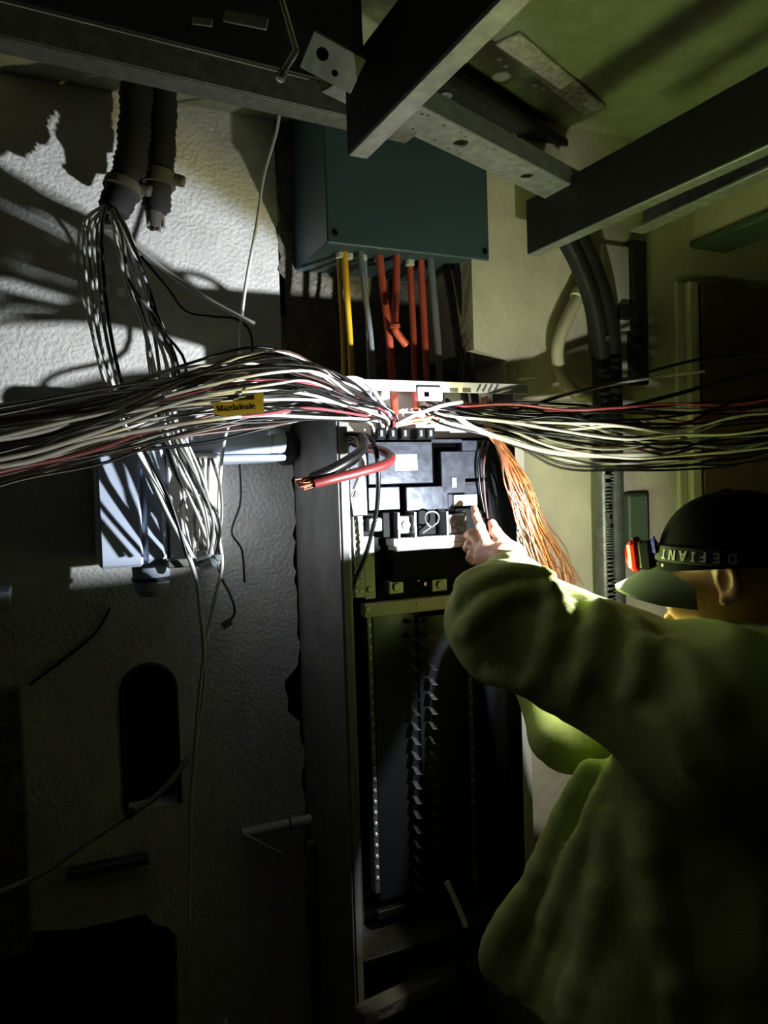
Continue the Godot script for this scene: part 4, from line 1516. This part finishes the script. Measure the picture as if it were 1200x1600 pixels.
func person() -> void:
	var who := thing("person", "person in a yellow-green hoodie and dark cap reaching into the panel", "person")
	var H := head_frame()
	var sh := far(1135, 1130, 1.04)
	var el := far(795, 977, 1.25)
	var wr := far(800, 890, 1.50)
	var neck := far(1180, 1010, 1.16)
	var chest := far(1170, 1200, 1.18)
	var hip := Vector3(far(1090, 1560, 1.14).x, 0.92, far(1090, 1560, 1.14).z)
	var sh2 := far(1190, 1040, 1.42)
	var el2 := far(888, 1142, 1.38)
	var wr2 := far(806, 990, 1.52)
	# body under the clothes, then head and hand on finer grids
	var body := MB.new()
	var lo := Vector3(minf(wr2.x, el.x), 0.9, -0.2) - Vector3.ONE * 0.15
	var hi := Vector3(1.55, 1.6, 1.0)
	var F := Field.new(lo, hi, 0.014)
	F.bone(neck, chest, 0.055, 0.13, 0.03)
	F.bone(chest, hip, 0.12, 0.11, 0.04)
	F.bone(neck, sh, 0.05, 0.055, 0.03)
	F.bone(sh, el, 0.052, 0.042, 0.02)
	F.bone(el, wr, 0.040, 0.028, 0.02)
	F.bone(neck, sh2, 0.05, 0.055, 0.03)
	F.bone(sh2, el2, 0.052, 0.042, 0.02)
	F.bone(el2, wr2, 0.040, 0.028, 0.02)
	F.mesh_into(body)
	head_mesh(H, neck, body)
	hand_mesh(wr, body)
	obj("body", body, M.skin, who)
	# hoodie
	var mb := MB.new()
	F = Field.new(Vector3(0.36, 0.60, -0.12), Vector3(1.62, 1.56, 1.12), 0.0105)
	F.bone(wr, el + Vector3(0, 0.010, 0), 0.040, 0.101, 0.02)
	F.bone(el, el.lerp(sh, 0.5), 0.098, 0.099, 0.02)
	F.bone(el.lerp(sh, 0.5), sh, 0.099, 0.120, 0.02)
	F.bone(sh, neck, 0.105, 0.060, 0.025)
	F.bone(sh, far(1230, 1130, 1.06), 0.13, 0.13, 0.04)
	F.bone(chest, far(1160, 1400, 1.16), 0.17, 0.20, 0.05)
	F.bone(far(1160, 1400, 1.16), far(1085, 1640, 1.15), 0.20, 0.235, 0.05)
	F.bone(far(1060, 1180, 1.15), far(1010, 1560, 1.14), 0.09, 0.16, 0.05)
	# hanging front and its folds
	F.bone(far(922, 1205, 1.22), far(798, 1540, 1.20), 0.018, 0.055, 0.035)
	F.bone(far(950, 1215, 1.16), far(880, 1620, 1.14), 0.014, 0.060, 0.035)
	F.bone(far(985, 1230, 1.13), far(960, 1640, 1.10), 0.02, 0.07, 0.035)
	# other arm
	F.bone(sh2, el2, 0.090, 0.074, 0.03)
	F.bone(el2, wr2, 0.074, 0.045, 0.02)
	# hood rolled behind the neck
	F.bone(far(1000, 990, 1.13), far(1090, 1018, 1.14), 0.022, 0.030, 0.02)
	F.bone(far(1090, 1018, 1.14), far(1190, 1070, 1.10), 0.030, 0.045, 0.025)
	# creases across the elbow and along the upper arm
	var folds := [
		[[722, 918], [748, 900], [790, 890]], [[716, 948], [752, 916], [806, 898], [862, 902]], [[720, 992], [764, 950], [820, 926], [868, 926]],
		[[862, 915], [872, 960], [862, 1010], [836, 1060]], [[935, 950], [930, 1010], [910, 1070]], [[1002, 975], [1010, 1030], [1000, 1080]],
		[[745, 1055], [800, 1060], [860, 1100]], [[985, 1090], [1040, 1140], [1100, 1210]], [[1040, 1010], [1090, 1060], [1130, 1120]],
		[[915, 1210], [860, 1320], [800, 1440], [768, 1500]], [[938, 1250], [905, 1350], [862, 1450], [830, 1540]], [[960, 1280], [945, 1400], [915, 1520], [890, 1590]], [[1010, 1300], [1040, 1440], [1060, 1580]]]
	for e in folds:
		var prev := Vector3.INF
		for q in smooth(e.map(func(w): return Vector3(w[0], w[1], 0)), 3):
			var d := ray(q.x, q.y)
			var p := F.meet(eye, d, 0.7, 1.6)
			if p != Vector3.INF:
				p += d * 0.007
				if prev != Vector3.INF and prev.distance_to(p) < 0.08:
					var w := 0.013 if q.y < 1200.0 else 0.019
					F.bone(prev, p, w, w, 0.018)
			prev = p
	var fn := FastNoiseLite.new()
	fn.seed = 8
	fn.frequency = 7.0
	fn.fractal_octaves = 2
	F.ripple(fn, 0.010, Basis(Vector3(1.3, 0, 0), Vector3(0, 0.8, 0), Vector3(0, 0, 1)))
	F.cut(wr, (wr - el).normalized())
	F.cut(far(752, 1528, 1.18), Vector3(-0.62, -1, 0).normalized())
	F.mesh_into(mb)
	var hd := obj("hoodie", mb, M.hoodie, who)
	# ribbed cuff
	mb = MB.new()
	var cp := PackedVector3Array()
	var cr := PackedFloat32Array()
	for k in 12:
		cp.append(wr.lerp(el, 0.10 - 0.018 * k))
		cr.append(0.035 + 0.0018 * (k % 2) - 0.0006 * k)
	mb.tube_r(cp, cr, 18)
	obj("cuff", mb, M.hoodie, hd)
	# trousers and shoes down to the floor
	mb = MB.new()
	F = Field.new(Vector3(0.7, 0.0, 0.1), Vector3(1.6, 0.98, 0.9), 0.018)
	F.bone(hip + Vector3(0, -0.16, 0), hip + Vector3(0, -0.2, 0), 0.12, 0.12, 0.05)
	var feet := []
	for s in [-1.0, 1.0]:
		var top := hip + Vector3(0.07 * s, -0.12, -0.06 * s)
		var knee := top + Vector3(0.03 * s, -0.36, -0.02)
		var ank := Vector3(knee.x + 0.01 * s, 0.10, knee.z + 0.02)
		F.bone(top + Vector3(0, -0.08, 0), knee, 0.085, 0.07, 0.03)
		F.bone(knee, ank, 0.075, 0.062, 0.02)
		feet.append(ank)
	F.mesh_into(mb)
	obj("trousers", mb, M.trousers, who)
	for ank in feet:
		mb = MB.new()
		F = Field.new(ank + Vector3(-0.3, -0.11, -0.3), ank + Vector3(0.2, 0.08, 0.2), 0.012)
		F.bone(ank + Vector3(0.02, -0.05, 0.03), ank + Vector3(-0.10, -0.062, -0.13), 0.045, 0.036, 0.02)
		F.bone(ank + Vector3(0, 0.03, 0), ank + Vector3(0.01, -0.04, 0.01), 0.045, 0.045, 0.02)
		F.cut(Vector3(0, 0.002, 0), Vector3.DOWN)
		F.mesh_into(mb)
		obj("shoe", mb, M.shoe, who)
	cap(H, who)
	# pale mask strap behind the ear
	mb = MB.new()
	mb.tube(smooth([H * Vector3(-0.076, -0.072, 0.012), H * Vector3(-0.074, -0.078, 0.04), H * Vector3(-0.062, -0.070, 0.075), H * Vector3(-0.03, -0.06, 0.098)], 5), 0.0028, 6)
	obj("mask_strap", mb, M.label_white, who)

func head_mesh(H: Transform3D, neck: Vector3, body: MB) -> void:
	# in the head's own axes: -z is the face, x to its right, y up; the origin is the middle of the skull
	var F := Field.new(H.origin - Vector3.ONE * 0.19, H.origin + Vector3(0.19, 0.16, 0.19), 0.0042)
	var B := H.basis
	F.ball(H * Vector3(0, 0.03, 0.015), Vector3(0.075, 0.085, 0.092), B, 0.02)
	F.ball(H * Vector3(0, -0.03, -0.025), Vector3(0.062, 0.075, 0.068), B, 0.02)
	F.bone(H * Vector3(-0.035, -0.085, -0.03), H * Vector3(0.0, -0.108, -0.068), 0.028, 0.018, 0.02)
	F.bone(H * Vector3(0.035, -0.085, -0.03), H * Vector3(0.0, -0.108, -0.068), 0.028, 0.018, 0.02)
	for s in [-1.0, 1.0]:
		F.ball(H * Vector3(0.034 * s, -0.034, -0.068), Vector3(0.024, 0.02, 0.02), B, 0.018)          # cheek
		F.bone(H * Vector3(0.014 * s, 0.022, -0.092), H * Vector3(0.046 * s, 0.020, -0.076), 0.008, 0.008, 0.014)   # brow
		F.ball(H * Vector3(0.031 * s, 0.004, -0.090), Vector3(0.017, 0.010, 0.012), B, 0.008, true)   # eye socket
		F.ball(H * Vector3(0.031 * s, 0.004, -0.079), Vector3(0.0125, 0.0115, 0.0125), B, 0.002)      # eyeball
		F.bone(H * Vector3(0.020 * s, 0.009, -0.090), H * Vector3(0.043 * s, 0.008, -0.084), 0.003, 0.003, 0.004)   # lid
		# ear: a rim round a hollow with a lobe
		F.ball(H * Vector3(0.077 * s, -0.008, 0.012), Vector3(0.010, 0.031, 0.019), B * Basis.from_euler(Vector3(-0.2, 0.35 * s, 0)), 0.006)
		F.ball(H * Vector3(0.085 * s, -0.004, 0.008), Vector3(0.007, 0.018, 0.010), B, 0.004, true)
		F.bone(H * Vector3(0.078 * s, -0.032, 0.004), H * Vector3(0.078 * s, -0.036, 0.004), 0.007, 0.007, 0.006)
	F.bone(H * Vector3(0, 0.008, -0.096), H * Vector3(0, -0.032, -0.114), 0.007, 0.010, 0.008)    # nose
	for s in [-1.0, 1.0]:
		F.ball(H * Vector3(0.011 * s, -0.036, -0.104), Vector3(0.008, 0.007, 0.009), B, 0.005)
	F.bone(H * Vector3(-0.018, -0.063, -0.090), H * Vector3(0.018, -0.063, -0.090), 0.006, 0.006, 0.008)
	F.bone(H * Vector3(-0.016, -0.074, -0.090), H * Vector3(0.016, -0.074, -0.090), 0.0065, 0.0065, 0.006)
	F.ball(H * Vector3(0, -0.0685, -0.098), Vector3(0.02, 0.0018, 0.006), B, 0.002, true)
	F.bone(H * Vector3(0, -0.04, 0.03), neck, 0.055, 0.06, 0.03)
	F.mesh_into(body)

func hand_mesh(wr: Vector3, body: MB) -> void:
	var F := Field.new(Vector3(1e3, 0, 0), Vector3(1e3, 0, 0), 0.1)
	var c := far(765, 845, 1.56)
	F = Field.new(c - Vector3(0.12, 0.10, 0.12), c + Vector3(0.13, 0.10, 0.14), 0.003)
	var hand := [
		[[762, 850, 1.56], [750, 822, 1.575], [744, 806, 1.60], [741, 794, 1.625], 0.0098],   # index, straight up
		[[754, 856, 1.575], [737, 834, 1.605], [731, 836, 1.635], [735, 846, 1.65], 0.0098],  # middle, curled
		[[751, 866, 1.585], [733, 850, 1.61], [729, 856, 1.635], [735, 864, 1.645], 0.0092],
		[[752, 877, 1.585], [736, 866, 1.605], [733, 872, 1.622], [738, 878, 1.63], 0.0082],
	]
	var palm := far(792, 872, 1.52)
	F.bone(wr.lerp(palm, -0.5), palm, 0.029, 0.029, 0.015)
	for f in hand:
		var r: float = f[4]
		var p := []
		for k in 4:
			p.append(far(f[k][0], f[k][1], f[k][2]))
		F.bone(palm, p[0], 0.021, 0.0125, 0.014)
		F.bone(p[0], p[1], r * 1.12, r, 0.004)
		F.bone(p[1], p[2], r, r * 0.92, 0.003)
		F.bone(p[2], p[3], r * 0.92, r * 0.80, 0.003)
		F.ball(p[1], Vector3.ONE * r * 1.06, Basis(), 0.003)
		# nail on the back of the fingertip
		F.ball(p[3].lerp(p[2], 0.15) + Vector3(-0.002, 0.001, r * 0.85), Vector3(0.0045, 0.006, 0.0022), Basis(), 0.001)
	var th := [far(806, 866, 1.52), far(786, 846, 1.54), far(774, 830, 1.56), far(769, 818, 1.58)]
	F.bone(palm, th[0], 0.024, 0.02, 0.014)
	F.bone(th[0], th[1], 0.019, 0.0135, 0.010)
	F.bone(th[1], th[2], 0.0135, 0.0115, 0.004)
	F.bone(th[2], th[3], 0.0118, 0.0098, 0.004)
	F.mesh_into(body)

func cap(H: Transform3D, who: Node3D) -> void:
	var mb := MB.new()
	var rows := []
	var C := 28
	for i in 13:
		var a := PI / 2 * i / 12.0
		var row := []
		for k in C:
			var b := TAU * k / C
			var r := pow(cos(a), 0.85)
			var panel_dent := 1.0 - 0.012 * pow(absf(cos(b * 3.0)), 10.0)
			row.append(H * (Vector3(sin(b) * 0.094 * r * panel_dent, 0.012 + sin(a) * 0.112, 0.012 - cos(b) * 0.112 * r * panel_dent)))
		rows.append(row)
	mb.sheet(rows, true)
	# inner sweatband edge
	var rim := []
	for q in 2:
		var row := []
		for k in C:
			var b := TAU * k / C
			row.append(H * Vector3(sin(b) * (0.094 - q * 0.006), 0.012 + q * 0.012, 0.012 - cos(b) * (0.112 - q * 0.006)))
		rim.append(row)
	mb.sheet(rim, true)
	var crown := obj("cap", mb, M.cap_cloth, who)
	mb = MB.new()
	mb.lathe(H * Vector3(0, 0.122, 0.012), H.basis.y, [Vector2(0.009, 0), Vector2(0.008, 0.004), Vector2(0, 0.006)], 10)
	obj("button", mb, M.cap_cloth, crown)
	# arched brim with thickness
	mb = MB.new()
	var top := []
	var bot := []
	for i in 8:
		var u := i / 7.0
		var rt := []
		var rb := []
		for k in 17:
			var s := -1.0 + k / 8.0
			var b := s * 1.15
			var base := Vector3(sin(b) * 0.090, 0.016, 0.012 - cos(b) * 0.108)
			var out := 0.074 * sqrt(maxf(0.0, 1.0 - pow(absf(s), 2.6)))
			var p := base + Vector3(s * 0.004, 0.0, -1.0) * out * u
			p.y += -0.030 * u - 0.034 * s * s + 0.006
			rt.append(H * p)
			rb.append(H * (p + Vector3(0, -0.0045, 0)))
		top.append(rt)
		bot.append(rb)
	mb.sheet(top)
	mb.sheet(bot)
	mb.sheet([top[7], bot[7]])
	obj("brim", mb, M.brim_cloth, crown)

func strap_at(H: Transform3D, b: float, y: float, out: float) -> Vector3:
	y += 0.014 * (cos(b) - 0.75)
	var a := asin(clampf((y - 0.012) / 0.112, 0.0, 1.0))
	var r := pow(cos(a), 0.85)
	return H * Vector3(sin(b) * (0.094 * r + out), y, 0.012 - cos(b) * (0.112 * r + out))

func headlamp() -> void:
	var H := head_frame()
	var t := thing("headlamp", "red and black headlamp strapped round the dark cap and switched on", "headlamp")
	var mb := MB.new()
	var rows := []
	for q in [[0.026, 0.0025], [0.028, 0.0042], [0.048, 0.0042], [0.050, 0.0025]]:
		var row := []
		for k in 40:
			row.append(strap_at(H, TAU * k / 40.0, q[0], q[1]))
		rows.append(row)
	mb.sheet(rows, true)
	var st := obj("strap", mb, M.strap, t)
	# lettering woven upside down into the left side of the strap, each letter bent onto it
	var word := "DEFIANT"
	var fnt := SystemFont.new()
	fnt.font_names = PackedStringArray(["Droid Sans"])
	fnt.font_weight = 700
	var ang := [-1.68, -1.50, -1.34, -1.21, -1.06, -0.88, -0.70]
	for k in 7:
		var b: float = ang[k]
		var o := strap_at(H, b, 0.038, 0.0048)
		var o2 := strap_at(H, b + 0.02, 0.038, 0.0048)
		var o3 := strap_at(H, b, 0.044, 0.0048)
		var ex := (o2 - o).normalized()     # forward along the strap = along the word
		var ey := -(o3 - o).normalized()
		ey = (ey - ex * ey.dot(ex)).normalized()
		var tx := TextMesh.new()
		tx.text = word[k]
		tx.font = fnt
		tx.font_size = 32
		tx.pixel_size = 0.0205 / 32.0
		tx.depth = 0.0006
		var l := MeshInstance3D.new()
		l.name = "letter"
		l.mesh = tx
		l.material_override = M.strap_print
		l.transform = Transform3D(Basis(ex, ey, ex.cross(ey)), o)
		st.add_child(l, true)
	# lamp body on the forehead
	var f := -H.basis.z
	var base := H * Vector3(0, 0.0365, -0.101)
	var LB := Basis(H.basis.x, H.basis.y, H.basis.z)
	mb = MB.new()
	mb.box(base + f * 0.012, Vector3(0.058, 0.046, 0.020), 0.004, LB)
	obj("back_plate", mb, M.lamp_black, t)
	mb = MB.new()
	mb.box(base + f * 0.030, Vector3(0.056, 0.050, 0.020), 0.007, LB)
	obj("housing", mb, M.lamp_red, t)
	mb = MB.new()
	mb.lathe(base + f * 0.038, f, [Vector2(0.021, 0), Vector2(0.021, 0.006), Vector2(0.018, 0.006), Vector2(0.017, 0.002)], 20)
	obj("bezel", mb, M.lamp_red, t)
	mb = MB.new()
	mb.disc(base + f * 0.0400, f, 0.0165, 0.002, 20)
	obj("lens", mb, M.lens, t)
	mb = MB.new()
	mb.box(base + H.basis.y * 0.027 + f * 0.03, Vector3(0.014, 0.005, 0.010), 0.002, LB)
	obj("switch", mb, M.lamp_black, t)
	mb = MB.new()
	var bp := strap_at(H, -0.40, 0.050, 0.010)
	var bx := (strap_at(H, -0.35, 0.050, 0.010) - bp).normalized()
	mb.box(bp, Vector3(0.020, 0.028, 0.004), 0.0015, Basis(bx, H.basis.y, bx.cross(H.basis.y)))
	obj("buckle", mb, M.buckle, t)
	# the lamp's own light: a wide white beam, its yellowish rim and the weak spill past the rim
	var at := base + f * 0.046
	var aim := Vector3(-0.55, -0.12, -0.82).normalized()
	for e in [["beam", 50.0, 0.12, 1.65, Color(0.86, 0.91, 1.0)], ["beam_rim", 54.0, 0.15, 0.28, Color(1.0, 0.95, 0.45)], ["spill", 87.0, 0.12, 0.26, Color(1.0, 1.0, 0.94)]]:
		var l := SpotLight3D.new()
		l.name = e[0]
		l.spot_angle = e[1]
		l.spot_angle_attenuation = e[2]
		l.light_energy = e[3]
		l.light_color = e[4]
		l.light_size = 0.01
		l.spot_range = 12.0
		l.spot_attenuation = 2.0
		l.shadow_enabled = true
		l.transform = Transform3D(Basis.looking_at(f if e[0] == "spill" else aim, Vector3.UP), at)
		add_child(l, true)
